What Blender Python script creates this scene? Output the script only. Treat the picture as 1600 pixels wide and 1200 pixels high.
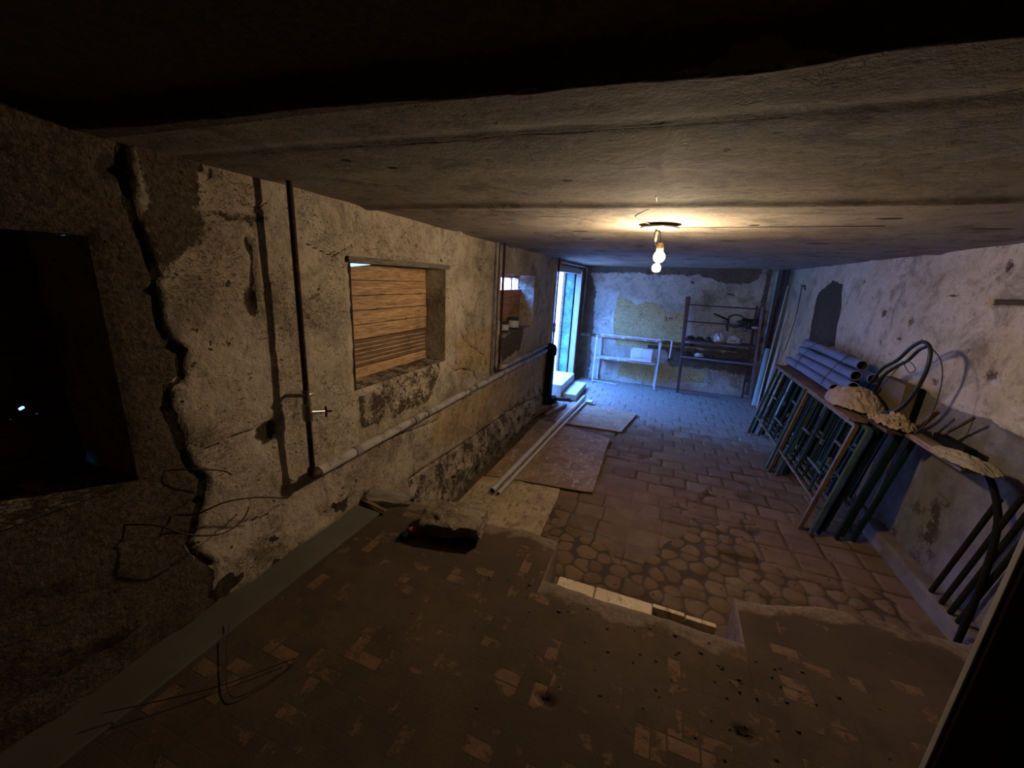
import bpy, bmesh, math, random
import numpy as np
from mathutils import Vector, Matrix

# ---------------------------------------------------------------- clearing
for o in list(bpy.data.objects): bpy.data.objects.remove(o, do_unlink=True)
scene = bpy.context.scene
col = scene.collection

# ---------------------------------------------------------------- camera
cam_d = bpy.data.cameras.new('camera'); cam = bpy.data.objects.new('camera', cam_d); col.objects.link(cam)
cam_d.sensor_width = 36.0; cam_d.lens = 13.99; cam_d.clip_start = 0.02; cam_d.clip_end = 200
_rt = Vector((0.93292181, 0.35620313, 0.05268994))
_dn = Vector((0.13988696, -0.22369409, -0.9645686))
_fw = Vector((-0.33179593, 0.90723772, -0.25851727))
cam.matrix_world = Matrix(((_rt[0], -_dn[0], -_fw[0], 0), (_rt[1], -_dn[1], -_fw[1], 0), (_rt[2], -_dn[2], -_fw[2], 1.85), (0, 0, 0, 1)))
scene.camera = cam
scene.view_settings.view_transform = 'Standard'; scene.view_settings.look = 'None'
scene.view_settings.exposure = 0.58; scene.view_settings.gamma = 1.0
scene.view_settings.use_curve_mapping = False

# ---------------------------------------------------------------- sky, sun, door portals
world = bpy.data.worlds.new('world'); scene.world = world; world.use_nodes = True
wn = world.node_tree; wn.nodes.clear()
bg = wn.nodes.new('ShaderNodeBackground'); bg.inputs[0].default_value = (0.085, 0.285, 1.0, 1); bg.inputs[1].default_value = 62.0
wo = wn.nodes.new('ShaderNodeOutputWorld'); wn.links.new(bg.outputs[0], wo.inputs[0])
sun_d = bpy.data.lights.new('sun', 'SUN'); sun_d.energy = 13.0; sun_d.color = (1.0, 0.86, 0.80); sun_d.angle = 0.01
sun = bpy.data.objects.new('sun', sun_d); col.objects.link(sun)
sun.rotation_euler = Vector((-0.25, 0.62, -0.74)).to_track_quat('-Z', 'Y').to_euler(); sun.location = (-4, 2, 6)
def portal(name, loc, sx, sy):
    d = bpy.data.lights.new(name, 'AREA'); d.shape = 'RECTANGLE'; d.size = sx; d.size_y = sy; d.cycles.is_portal = True
    o = bpy.data.objects.new(name, d); col.objects.link(o); o.location = loc
    o.rotation_euler = Vector((1, 0, 0)).to_track_quat('-Z', 'Z').to_euler()
portal('door_portal', (-1.84, 6.58, 0.96), 1.6, 2.1)
portal('window_portal', (-1.84, 4.33, 1.78), 1.2, 0.3)

BULB_COLOR = (1.0, 0.77, 0.50); BULB_STRENGTH = 720.0

# ---------------------------------------------------------------- noise helpers (numpy)
def _hash(ix, iy, s=0):
    h = (ix.astype(np.int64) * 374761393 + iy.astype(np.int64) * 668265263 + s * 974634777) & 0x7fffffff
    h = ((h ^ (h >> 13)) * 1274126177) & 0x7fffffff
    h = h ^ (h >> 16)
    return (h & 0xffff) / 65535.0
def vnoise(x, y, s=0):
    ix = np.floor(x); iy = np.floor(y); fx = x - ix; fy = y - iy
    fx = fx * fx * (3 - 2 * fx); fy = fy * fy * (3 - 2 * fy)
    a = _hash(ix, iy, s); b = _hash(ix + 1, iy, s); c = _hash(ix, iy + 1, s); d = _hash(ix + 1, iy + 1, s)
    return (a + (b - a) * fx) * (1 - fy) + (c + (d - c) * fx) * fy
def fbm(x, y, o=4, s=0):
    t = 0; a = 0.5; n = 0
    for k in range(o):
        t = t + a * vnoise(x * 2 ** k, y * 2 ** k, s + k * 17); n += a; a *= 0.5
    return t / n - 0.5
def sstep(a, b, x):
    t = np.clip((x - a) / (b - a), 0, 1); return t * t * (3 - 2 * t)
def pdist(x, y, pts):
    d = np.full(np.shape(x), 9.0)
    for (ax, ay), (bx, by) in zip(pts[:-1], pts[1:]):
        vx, vy = bx - ax, by - ay; L = vx * vx + vy * vy + 1e-12
        t = np.clip(((x - ax) * vx + (y - ay) * vy) / L, 0, 1)
        d = np.minimum(d, np.hypot(x - ax - t * vx, y - ay - t * vy))
    return d
def inpoly(x, y, pts, soft=0.04):
    ins = np.zeros(np.shape(x), bool); n = len(pts)
    for i in range(n):
        x0, y0 = pts[i]; x1, y1 = pts[(i + 1) % n]
        if y0 == y1: continue
        c = ((y0 > y) != (y1 > y)) & (x < (x1 - x0) * (y - y0) / (y1 - y0) + x0)
        ins ^= c
    d = pdist(x, y, list(pts) + [pts[0]])
    return np.clip(0.5 + np.where(ins, d, -d) / soft, 0, 1)
def ell(x, y, cx, cy, rx, ry, soft=0.5):
    r = np.hypot((x - cx) / rx, (y - cy) / ry); return np.clip((1 + soft / 2 - r) / soft, 0, 1)
def axis(stops):
    out = []
    for (a, b, st) in stops:
        n = max(1, int(round((b - a) / st))); out += list(np.linspace(a, b, n + 1)[:-1])
    out.append(stops[-1][1]); return np.array(out)

# ---------------------------------------------------------------- material helpers
class NT:
    def __init__(s, name):
        s.m = bpy.data.materials.new(name); s.m.use_nodes = True; s.t = s.m.node_tree; s.t.nodes.clear()
        s.out = s.n('ShaderNodeOutputMaterial'); s.p = s.n('ShaderNodeBsdfPrincipled'); s.l(s.p.outputs[0], s.out.inputs[0])
        s.geo = s.n('ShaderNodeNewGeometry'); s.tc = s.n('ShaderNodeTexCoord')
    def n(s, k): return s.t.nodes.new(k)
    def l(s, a, b): s.t.links.new(a, b)
    def put(s, v, sock):
        if isinstance(v, (int, float)): sock.default_value = v
        elif isinstance(v, tuple): sock.default_value = v if len(v) == len(sock.default_value) else (v + (1,))
        else: s.l(v, sock)
    def math(s, op, a, b=0.0, c=0.0, clamp=False):
        m = s.n('ShaderNodeMath'); m.operation = op; m.use_clamp = clamp
        for i, v in enumerate((a, b, c)): s.put(v, m.inputs[i])
        return m.outputs[0]
    def noise(s, vec, scale, det=4, rough=0.55, dist=0.0):
        m = s.n('ShaderNodeTexNoise'); s.l(vec, m.inputs['Vector']); m.inputs['Scale'].default_value = scale
        m.inputs['Detail'].default_value = det; m.inputs['Roughness'].default_value = rough; m.inputs['Distortion'].default_value = dist
        return m.outputs[0]
    def voro(s, vec, scale, feature='F1'):
        m = s.n('ShaderNodeTexVoronoi'); m.feature = feature; s.l(vec, m.inputs['Vector']); m.inputs['Scale'].default_value = scale
        return m.outputs[0]
    def mapv(s, vec, sc=(1, 1, 1), rot=(0, 0, 0), loc=(0, 0, 0)):
        m = s.n('ShaderNodeMapping'); s.l(vec, m.inputs[0]); m.inputs['Scale'].default_value = sc; m.inputs['Rotation'].default_value = rot; m.inputs['Location'].default_value = loc
        return m.outputs[0]
    def mix(s, f, a, b, mode='MIX'):
        m = s.n('ShaderNodeMix'); m.data_type = 'RGBA'; m.blend_type = mode
        s.put(f, m.inputs[0]); s.put(a, m.inputs[6]); s.put(b, m.inputs[7]); return m.outputs[2]
    def ss(s, v, a, b, lo=0.0, hi=1.0):
        m = s.n('ShaderNodeMapRange'); m.interpolation_type = 'SMOOTHSTEP'; s.l(v, m.inputs[0])
        m.inputs[1].default_value = a; m.inputs[2].default_value = b; m.inputs[3].default_value = lo; m.inputs[4].default_value = hi
        return m.outputs[0]
    def attr(s, name='mask'):
        a = s.n('ShaderNodeAttribute'); a.attribute_name = name; x = s.n('ShaderNodeSeparateColor'); s.l(a.outputs[0], x.inputs[0])
        return x.outputs[0], x.outputs[1], x.outputs[2], a.outputs[3]
    def bump(s, h, strength=0.5, dist=0.01):
        b = s.n('ShaderNodeBump'); s.l(h, b.inputs['Height']); b.inputs['Strength'].default_value = strength; b.inputs['Distance'].default_value = dist
        s.l(b.outputs[0], s.p.inputs['Normal'])
    def fin(s, c, rough=0.9, metal=0.0, spec=0.3):
        s.put(c, s.p.inputs['Base Color']); s.put(rough, s.p.inputs['Roughness']); s.put(metal, s.p.inputs['Metallic'])
        s.p.inputs['Specular IOR Level'].default_value = spec; return s.m

def plaster(name, paint, paint2, peel, dark, third, fleck=0.5, bumpy=0.6):
    """old wall: limewash over render; mask R = bare render, G = cracks and holes, B = third coat; R and B also carry painted shade"""
    t = NT(name); P = t.geo.outputs['Position']
    big = t.noise(P, 1.6, 6, 0.6); mid = t.noise(P, 9, 6, 0.65); fine = t.noise(P, 55, 5, 0.7)
    R, G, B, A = t.attr()
    c = t.mix(t.ss(big, .38, .66), paint, paint2)
    c = t.mix(t.ss(mid, .52, .72, 0, .5), c, tuple(v * .55 for v in paint2))
    cloud = t.noise(P, 3.6, 8, .72, .8); c = t.mix(t.ss(cloud, .48, .66, 0, .75), c, tuple(v * .42 for v in paint2))
    c = t.mix(t.ss(fine, .3, .7, 0.0, .28), c, tuple(v * .5 for v in paint))
    jit = t.math('MULTIPLY', t.math('SUBTRACT', mid, .5), .9)
    jf = t.math('MULTIPLY', t.math('SUBTRACT', fine, .5), .5)
    th = t.ss(t.math('ADD', t.math('ADD', B, jit), jf), .44, .56)
    third2 = t.mix(t.ss(mid, .35, .7), third, tuple(v * .66 for v in third))
    c = t.mix(th, c, third2)
    rf = t.ss(t.math('ADD', t.math('ADD', R, jit), jf), .45, .55)
    grit = t.voro(P, 60)
    pc = t.mix(t.ss(fine, .35, .65), peel, tuple(v * .5 for v in peel))
    pc = t.mix(t.ss(grit, .0, .35, .45, 0), pc, tuple(min(1, v * 1.9) for v in peel))
    c = t.mix(rf, c, pc)
    # scratches, flakes and fly specks
    wp = t.mapv(P, (7, 7, 13), (0.5, 0.3, 0.6)); sc = t.noise(wp, 2.2, 3, .6, 1.5)
    sp = t.noise(t.mapv(P, (16, 16, 22), (0, 0.4, 0.2)), 1.3, 2, .5)
    scr = t.math('MULTIPLY', t.ss(t.math('ABSOLUTE', t.math('SUBTRACT', sc, .5)), .0, .02, 1, 0), t.ss(t.noise(P, 3.3, 4), .46, .58))
    sc2 = t.noise(t.mapv(P, (15, 15, 24), (-.7, .2, .5)), 1.6, 3, .6, 2.0)
    scr = t.math('MAXIMUM', scr, t.math('MULTIPLY', t.ss(t.math('ABSOLUTE', t.math('SUBTRACT', sc2, .47)), .0, .02, .9, 0), t.ss(t.noise(P, 5.1, 4), .5, .6)))
    pit = t.noise(P, 21, 5, .62); c = t.mix(t.ss(pit, .56, .70, 0, .5), c, tuple(v * .4 for v in paint2))
    spk = t.math('MAXIMUM', t.ss(sp, .70, .76), t.math('MULTIPLY', t.ss(t.noise(t.mapv(P, (34, 34, 50), (.4, .1, .2)), 1.2, 3, .6), .64, .70), .7))
    c = t.mix(t.math('MULTIPLY', t.math('MAXIMUM', scr, spk), fleck), c, dark)
    gf = t.ss(t.math('ADD', G, t.math('ADD', t.math('MULTIPLY', jit, .9), t.math('MULTIPLY', jf, 1.1))), .40, .62)
    c = t.mix(gf, c, dark)
    h = t.math('ADD', t.math('MULTIPLY', mid, .8), t.math('MULTIPLY', fine, .35))
    h = t.math('ADD', h, t.math('MULTIPLY', pit, -.8)); h = t.math('SUBTRACT', h, t.math('MULTIPLY', rf, .35)); h = t.math('SUBTRACT', h, t.math('MULTIPLY', gf, .9))
    h = t.math('SUBTRACT', h, t.math('MULTIPLY', t.math('MAXIMUM', scr, spk), .35)); h = t.math('ADD', h, t.math('MULTIPLY', t.math('MULTIPLY', rf, t.math('SUBTRACT', fine, .5)), 1.2))
    t.bump(h, bumpy, 0.022)
    return t.fin(c, .93, 0, .2)

def simple(name, c, rough=0.6, metal=0.0, var=0.35, scale=8, rust=None, rustamt=.55, bump=0.15, stretch=(1, 1, 1), spec=0.4):
    t = NT(name); P = t.mapv(t.tc.outputs['Object'], stretch)
    n = t.noise(P, scale, 6, .6); f = t.noise(P, scale * 7, 4, .65)
    cc = t.mix(t.ss(n, .3, .7), c, tuple(v * (1 - var) for v in c))
    cc = t.mix(t.ss(f, .5, .8, 0, .5), cc, tuple(v * (1 - var) * .8 for v in c))
    if rust: cc = t.mix(t.ss(t.math('ADD', n, t.math('MULTIPLY', t.math('SUBTRACT', f, .5), .5)), 1 - rustamt - .03, 1 - rustamt + .05), cc, rust)
    t.bump(f, bump, .004)
    return t.fin(cc, rough, metal, spec)

def wood(name, a, b, scale=1.0, axis=(1, 1, 14), dark=(.05, .03, .015), rough=.75):
    t = NT(name); P = t.mapv(t.tc.outputs['Object'], axis)
    n = t.noise(P, 2.2 * scale, 8, .65, .6); n2 = t.noise(P, 9 * scale, 4, .7)
    blot = t.noise(t.tc.outputs['Object'], 3.2, 5, .65)
    c = t.mix(t.ss(n, .35, .65), a, b); c = t.mix(t.ss(n2, .48, .62, 0, .7), c, tuple(v * .4 for v in b)); n3 = t.noise(t.mapv(t.tc.outputs['Object'], tuple(v * 3 if v > 1.5 else v * .7 for v in axis)), 3 * scale, 4, .7, .4); c = t.mix(t.ss(n3, .52, .62, 0, .45), c, tuple(v * .35 for v in b))
    c = t.mix(t.ss(blot, .5, .68, 0, .6), c, tuple(v * .45 for v in b))
    kn = t.noise(t.mapv(t.tc.outputs['Object'], (9, 9, 14)), 1.8, 2); c = t.mix(t.ss(kn, .70, .76, 0, .85), c, dark)
    t.bump(n2, .35, .003)
    return t.fin(c, rough, 0, .25)

M = {}
M['wall_l'] = plaster('limewashed plaster', (.43, .355, .265), (.32, .25, .175), (.125, .088, .055), (.05, .034, .022), (.40, .285, .155), .95, .85)  # bare stone kept extra dark to stand in for lens vignetting
M['wall_r'] = plaster('cream plaster', (.56, .49, .38), (.46, .385, .28), (.085, .068, .05), (.075, .055, .038), (.20, .18, .165), .35)
M['wall_b'] = plaster('patched plaster', (.66, .61, .52), (.50, .45, .37), (.74, .54, .25), (.05, .04, .033), (.17, .14, .105), .6)
M['wall_f'] = plaster('rough dark plaster', (.30, .24, .17), (.22, .17, .12), (.14, .1, .07), (.04, .03, .02), (.2, .15, .1), .4)
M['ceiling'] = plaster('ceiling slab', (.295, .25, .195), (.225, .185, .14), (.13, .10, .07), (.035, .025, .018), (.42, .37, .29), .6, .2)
M['reveal_far'] = plaster('sky tinted reveal plaster', (.20, .34, .31), (.06, .16, .17), (.02, .05, .05), (.01, .02, .02), (.5, .5, .5), 1, 1.0)  # turquoise puts the sky's blue light into the plaster colour

# paving of the lower floor
def paving():
    t = NT('dusty concrete pavers'); P = t.geo.outputs['Position']
    R, G, B, A = t.attr(); n = t.noise(P, 5, 6, .6); f = t.noise(P, 45, 5, .7); big = t.noise(P, 1.3, 4)
    sy = t.n('ShaderNodeSeparateXYZ'); t.l(P, sy.inputs[0]); day_pool = t.ss(t.math('ADD', sy.outputs[1], t.math('MULTIPLY', t.math('SUBTRACT', n, .5), 1.5)), 5.0, 6.0)
    c = t.mix(R, (.175, .108, .056), (.115, .07, .038)); c = t.mix(t.ss(n, .42, .7, 0, .6), c, (.22, .15, .088))
    c = t.mix(t.ss(big, .45, .7, 0, .5), c, (.15, .092, .055))
    c = t.mix(t.ss(f, .5, .75, 0, .4), c, (.08, .052, .033))
    sp = t.noise(P, 14, 3, .5); c = t.mix(t.ss(sp, .68, .74, 0, .8), c, (.05, .032, .02))
    c = t.mix(t.ss(G, .3, .9, 0, .7), c, (.06, .04, .024))
    c = t.mix(t.math('MULTIPLY', day_pool, .75), c, t.mix(t.ss(f, .4, .7), (.30, .275, .25), (.17, .15, .13)))  # paler grey towards the door, daylight pool helped by the floor colour
    c = t.mix(t.ss(G, .3, .9, 0, .6), c, (.06, .04, .024))
    c = t.mix(B, c, (.04, .027, .017))
    t.bump(t.math('ADD', t.math('MULTIPLY', f, .5), n), .5, .008); return t.fin(c, .92, 0, .2)
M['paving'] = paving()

# small brick sized blocks laid in a basket weave, mostly under dirt
def blocks():
    t = NT('dirty basket weave blocks'); P = t.geo.outputs['Position']
    x = t.n('ShaderNodeSeparateXYZ'); t.l(P, x.inputs[0]); S = 10.3
    X = t.math('MULTIPLY', x.outputs[0], S); Y = t.math('MULTIPLY', x.outputs[1], S)
    cx = t.math('FLOOR', X); cy = t.math('FLOOR', Y); fx = t.math('FRACT', X); fy = t.math('FRACT', Y)
    par = t.math('FLOORED_MODULO', t.math('ADD', cx, cy), 2.0)
    along = t.math('ADD', t.math('MULTIPLY', par, fx), t.math('MULTIPLY', t.math('SUBTRACT', 1.0, par), fy))
    half = t.math('GREATER_THAN', along, .5)
    cmb = t.n('ShaderNodeCombineXYZ'); t.l(cx, cmb.inputs[0]); t.l(cy, cmb.inputs[1]); t.l(half, cmb.inputs[2])
    w = t.n('ShaderNodeTexWhiteNoise'); w.noise_dimensions = '3D'; t.l(cmb.outputs[0], w.inputs[0]); rnd = w.outputs[0]
    e1 = t.math('ABSOLUTE', t.math('SUBTRACT', t.math('FRACT', t.math('MULTIPLY', along, 2.0)), .5))
    oth = t.math('ADD', t.math('MULTIPLY', par, fy), t.math('MULTIPLY', t.math('SUBTRACT', 1.0, par), fx))
    e2 = t.math('ABSOLUTE', t.math('SUBTRACT', oth, .5))
    edge = t.math('MAXIMUM', t.ss(e1, .42, .49), t.ss(e2, .455, .495))
    R, G, B, A = t.attr()
    big = t.noise(P, 1.7, 4); mid = t.noise(P, 7, 6, .65); f = t.noise(P, 42, 5, .7)
    c = t.mix(t.ss(big, .35, .65), (.080, .053, .034), (.055, .036, .024)); c = t.mix(t.ss(mid, .4, .7, 0, .6), c, (.050, .032, .021))
    c = t.mix(t.ss(f, .45, .7, 0, .35), c, (.05, .032, .02))
    show = t.math('ADD', rnd, t.math('MULTIPLY', t.math('SUBTRACT', mid, .5), 2.4)); show = t.math('ADD', show, t.math('MULTIPLY', t.math('SUBTRACT', f, .5), .9))
    sh = t.math('MULTIPLY', t.ss(show, .80, 1.0), t.math('SUBTRACT', 1.0, edge))
    br = t.mix(t.ss(f, .3, .7), (.25, .145, .085), (.14, .08, .05)); c = t.mix(t.math('MULTIPLY', sh, .6), c, br)
    dk = t.math('MULTIPLY', t.ss(t.math('SUBTRACT', rnd, t.math('MULTIPLY', t.math('SUBTRACT', mid, .5), 1.2)), .16, .0), .6); c = t.mix(dk, c, (.05, .034, .023))
    c = t.mix(t.math('MULTIPLY', t.math('MULTIPLY', edge, .3), t.ss(mid, .45, .6)), c, (.04, .026, .018))
    c = t.mix(t.ss(t.math('ADD', R, t.math('MULTIPLY', t.math('SUBTRACT', mid, .5), .9)), .45, .6), c, t.mix(t.ss(f, .3, .7), (.17, .125, .085), (.10, .07, .048)))
    pit = t.noise(P, 13, 3); c = t.mix(t.ss(pit, .69, .75, 0, .8), c, (.03, .018, .01))
    t.bump(t.math('SUBTRACT', t.math('ADD', t.math('MULTIPLY', f, .4), t.math('ADD', mid, t.math('MULTIPLY', sh, .25))), t.math('MULTIPLY', edge, .08)), .6, .008)
    return t.fin(c, .9, 0, .2)
M['blocks'] = blocks()

M['lino'] = simple('grey lino', (.105, .092, .070), .65, var=.22, scale=3, bump=.1)
def sheetmat(name, a, b, dirt, amt):
    t = NT(name); P = t.geo.outputs['Position']; n = t.noise(P, 6, 6, .65, .6); f = t.noise(P, 38, 4, .7); s = t.noise(t.mapv(P, (22, 9, 9), (0, 0, .4)), 1.4, 4, .6)
    c = t.mix(t.ss(n, .4, .6), a, b); c = t.mix(t.ss(s, amt, amt + .12, 0, .85), c, dirt); c = t.mix(t.ss(f, .5, .75, 0, .5), c, tuple(v * .5 for v in b))
    t.bump(f, .3, .003); return t.fin(c, .8, 0, .25)
M['sheet_light'] = sheetmat('pale hardboard', (.40, .31, .19), (.30, .225, .135), (.18, .12, .07), .52)
M['sheet_brown'] = sheetmat('brown hardboard', (.30, .20, .12), (.20, .13, .075), (.46, .37, .25), .56)
M['sheet_tan'] = sheetmat('tan hardboard', (.34, .245, .155), (.26, .18, .11), (.42, .34, .24), .55)
M['stone_light'] = sheetmat('pale stone tread', (.62, .50, .33), (.50, .39, .24), (.28, .2, .12), .55)
M['plank'] = wood('orange shutter boards', (.50, .31, .165), (.31, .18, .09))
M['plank3'] = wood('reddish shutter boards', (.42, .20, .10), (.30, .14, .07))
M['plank_dark'] = wood('dark shutter boards', (.17, .085, .05), (.10, .05, .03))
M['slat'] = wood('dark slats', (.20, .12, .06), (.13, .075, .04))
M['slat_light'] = wood('pale battens', (.62, .47, .3), (.5, .36, .22))
M['frame_pink'] = simple('pink painted frame', (.62, .22, .2), .6, var=.2)
M['timber'] = wood('grey weathered timber', (.17, .15, .125), (.11, .095, .075), axis=(12, 12, 1))
M['board_brown'] = wood('rusty brown board', (.25, .155, .10), (.15, .09, .06), axis=(10, 1, 10))
M['board_dark'] = wood('dark stained board', (.11, .06, .045), (.06, .035, .027), axis=(10, 1, 10))
M['board_pinkish'] = wood('dusty pink board', (.27, .19, .145), (.19, .13, .10), axis=(10, 1, 10))
M['iron'] = simple('dark iron pipe', (.045, .027, .02), .6, .3, var=.4, scale=20, rust=(.12, .05, .03), rustamt=.45)
M['pipe_grey'] = simple('dusty painted pipe', (.36, .325, .275), .6, 0, var=.35, scale=10, rust=(.16, .11, .075), rustamt=.42)
M['pipe_joint'] = simple('pipe socket', (.24, .21, .17), .55, .2, var=.3, scale=20)
M['pvc_cream'] = simple('cream plastic pipe', (.66, .60, .48), .45, 0, var=.18, scale=6)
M['pvc_grey'] = simple('grey plastic pipe', (.25, .25, .30), .5, 0, var=.22, scale=6)
M['hole'] = simple('pipe inside', (.02, .02, .022), .9)
M['red'] = simple('red valve paint', (.25, .03, .02), .5)
M['steel_bright'] = simple('worn steel', (.5, .48, .44), .35, .8, var=.3)
M['green_steel'] = simple('dark green painted steel', (.010, .026, .024), .65, 0, spec=.12, var=.4, scale=7, rust=(.035, .025, .016), rustamt=.36)
M['teal_steel'] = simple('pale teal painted steel', (.065, .105, .105), .6, 0, spec=.2, var=.4, scale=9, rust=(.06, .05, .04), rustamt=.4)
M['brown_steel'] = simple('brown painted steel', (.14, .095, .055), .5, .1, var=.4, scale=9, rust=(.05, .03, .02), rustamt=.4)
M['rack_maroon'] = simple('maroon painted steel', (.11, .055, .06), .5, .1, var=.35, scale=8, rust=(.06, .04, .03), rustamt=.4)
M['rack_plum'] = simple('dusty plum steel', (.26, .16, .20), .5, .1, var=.3, scale=8)
M['table_white'] = simple('worn white steel', (.62, .62, .60), .5, 0, var=.3, scale=10, rust=(.3, .2, .16), rustamt=.35)
M['table_red'] = simple('faded red steel', (.42, .20, .16), .55, 0, var=.3, scale=12, rust=(.5, .45, .42), rustamt=.45)
M['card_white'] = simple('white cardboard', (.66, .63, .58), .85, 0, var=.1, scale=6)
M['card_brown'] = simple('brown cardboard', (.14, .10, .055), .85, 0, var=.35, scale=4)
M['bag_white'] = simple('white plastic bag', (.60, .63, .66), .4, 0, var=.2, scale=12)
M['junk'] = simple('dark metal bits', (.06, .055, .055), .5, .4, var=.5, scale=16, rust=(.3, .27, .25), rustamt=.33)
M['rubber'] = simple('black rubber', (.016, .016, .017), .45, 0, var=.3, scale=12)
M['wire'] = simple('rusty wire', (.07, .04, .022), .6, .5)
M['rock'] = plaster('mortar rubble', (.26, .20, .14), (.19, .145, .10), (.14, .1, .065), (.05, .035, .022), (.25, .2, .14), .5, .9)
M['cloth_beige'] = simple('dusty beige sheet', (.37, .27, .205), .9, 0, var=.3, scale=5, bump=.3)
M['cloth_tan'] = simple('stained tan rag', (.36, .26, .17), .9, 0, var=.5, scale=14, bump=.4)
M['paper'] = simple('dusty paper', (.33, .27, .21), .85, 0, var=.3, scale=5, bump=.2)
M['slab_white'] = simple('pale concrete slab', (.60, .60, .56), .8, 0, var=.25, scale=9, bump=.4)
M['casing'] = simple('grey painted casing', (.34, .32, .29), .65, 0, var=.3, scale=6, stretch=(8, 8, 1))
M['black'] = simple('charred black board', (.010, .008, .007), .8, 0, var=.3, spec=.1)
M['door_dark'] = simple('dark grey painted door', (.06, .055, .045), .5, 0, var=.3, scale=4)
M['door_edge_lit'] = simple('lit door edge', (.26, .24, .20), .5, 0, var=.3, scale=6)  # paler than the panel: bulb light painted onto the edge
M['exterior'] = simple('pink render', (.80, .56, .54), .9, 0, var=.1, scale=3)
M['ground_out'] = simple('yard concrete', (.45, .43, .40), .9, 0, var=.2, scale=3)
M['daylit_pipe'] = simple('daylit riser pipe', (.38, .56, .60), .5, 0, var=.2, scale=6)  # pale blue paints daylight on the lower end of the riser
M['pole_cream'] = simple('pale pole', (.72, .74, .66), .6, 0, var=.3, scale=7)
M['pipe_brown'] = simple('tall brown pipe', (.36, .29, .20), .6, 0, var=.4, scale=6, rust=(.1, .06, .04), rustamt=.42)
M['can_green'] = simple('dark green tin', (.03, .07, .05), .4, .3, var=.3)
M['can_label'] = simple('pale tin label', (.50, .48, .44), .5, 0, var=.2)
M['plate'] = simple('ceiling plate', (.35, .32, .28), .5, .2, var=.3)
M['porcelain'] = simple('tan lamp socket', (.42, .27, .13), .4, 0, var=.2)
M['tape'] = simple('white tape flag', (.75, .70, .6), .6, 0, var=.1)
M['wire_dark'] = simple('thin cable', (.05, .045, .04), .6)
def _glass():
    t = NT('clear bottle plastic'); t.p.inputs['Transmission Weight'].default_value = .85; t.p.inputs['IOR'].default_value = 1.3
    t.bump(t.noise(t.tc.outputs['Object'], 22, 3), .6, .006); return t.fin((.85, .84, .80), .12, 0, .6)
M['bottle'] = _glass()
def _emit():
    m = bpy.data.materials.new('lit bulb'); m.use_nodes = True; n = m.node_tree; n.nodes.clear()
    e = n.nodes.new('ShaderNodeEmission'); e.inputs[0].default_value = BULB_COLOR + (1,); e.inputs[1].default_value = BULB_STRENGTH
    o = n.nodes.new('ShaderNodeOutputMaterial'); n.links.new(e.outputs[0], o.inputs[0]); return m
M['lit'] = _emit()

# ---------------------------------------------------------------- object helpers
def meta(o, label=None, cat=None, group=None, kind=None):
    if label: o['label'] = label
    if cat: o['category'] = cat
    if group: o['group'] = group
    if kind: o['kind'] = kind
    return o
def thing(name, label, cat, loc=(0, 0, 0), group=None, kind=None):
    o = bpy.data.objects.new(name, None); col.objects.link(o); o.location = loc; o.empty_display_size = .1
    return meta(o, label, cat, group, kind)
def origin(p):
    v = Vector(p.location)
    while p.parent: p = p.parent; v += p.location
    return v
def obj(name, bm, mat, parent=None, loc=None, label=None, cat=None, group=None, kind=None):
    me = bpy.data.meshes.new(name); bm.to_mesh(me); bm.free()
    mats = mat if isinstance(mat, (list, tuple)) else [mat]
    for m in mats: me.materials.append(m)
    o = bpy.data.objects.new(name, me); col.objects.link(o)
    if parent is not None:
        if loc is None: me.transform(Matrix.Translation(-origin(parent)))
        else:
            me.transform(Matrix.Translation(-Vector(loc))); o.location = Vector(loc) - origin(parent)
        o.parent = parent
    else:
        if loc is None:
            vs = [v.co for v in me.vertices]; loc = (sum(v.x for v in vs) / len(vs), sum(v.y for v in vs) / len(vs), min(v.z for v in vs))
        me.transform(Matrix.Translation(-Vector(loc))); o.location = loc
    return meta(o, label, cat, group, kind)
def copy_tree(o, parent=None, dloc=(0, 0, 0), skip=()):
    c = o.copy(); col.objects.link(c); c.parent = parent; c.location = Vector(o.location) + Vector(dloc)
    for ch in list(o.children):
        if ch.name.split('.')[0] not in skip: copy_tree(ch, c)
    return c
def B(): return bmesh.new()
def merge(bm, t):
    me = bpy.data.meshes.new('t'); t.to_mesh(me); t.free(); bm.from_mesh(me); bpy.data.meshes.remove(me)
def box(bm, lo, hi, bev=0.0, rot=None, jit=0.0, rnd=None, mi=0):
    t = bmesh.new(); bmesh.ops.create_cube(t, size=1)
    c = [(a + b) / 2 for a, b in zip(lo, hi)]; s = [b - a for a, b in zip(lo, hi)]
    for v in t.verts: v.co = Vector((v.co.x * s[0], v.co.y * s[1], v.co.z * s[2]))
    if bev: bmesh.ops.bevel(t, geom=t.edges[:], offset=bev, segments=2, affect='EDGES', profile=.6)
    if jit:
        for v in t.verts: v.co += Vector((rnd.uniform(-jit, jit), rnd.uniform(-jit, jit), rnd.uniform(-jit, jit)))
    Mx = Matrix.Translation(c) @ (rot.to_4x4() if rot else Matrix())
    t.transform(Mx)
    for f in t.faces: f.material_index = mi
    merge(bm, t)
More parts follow.
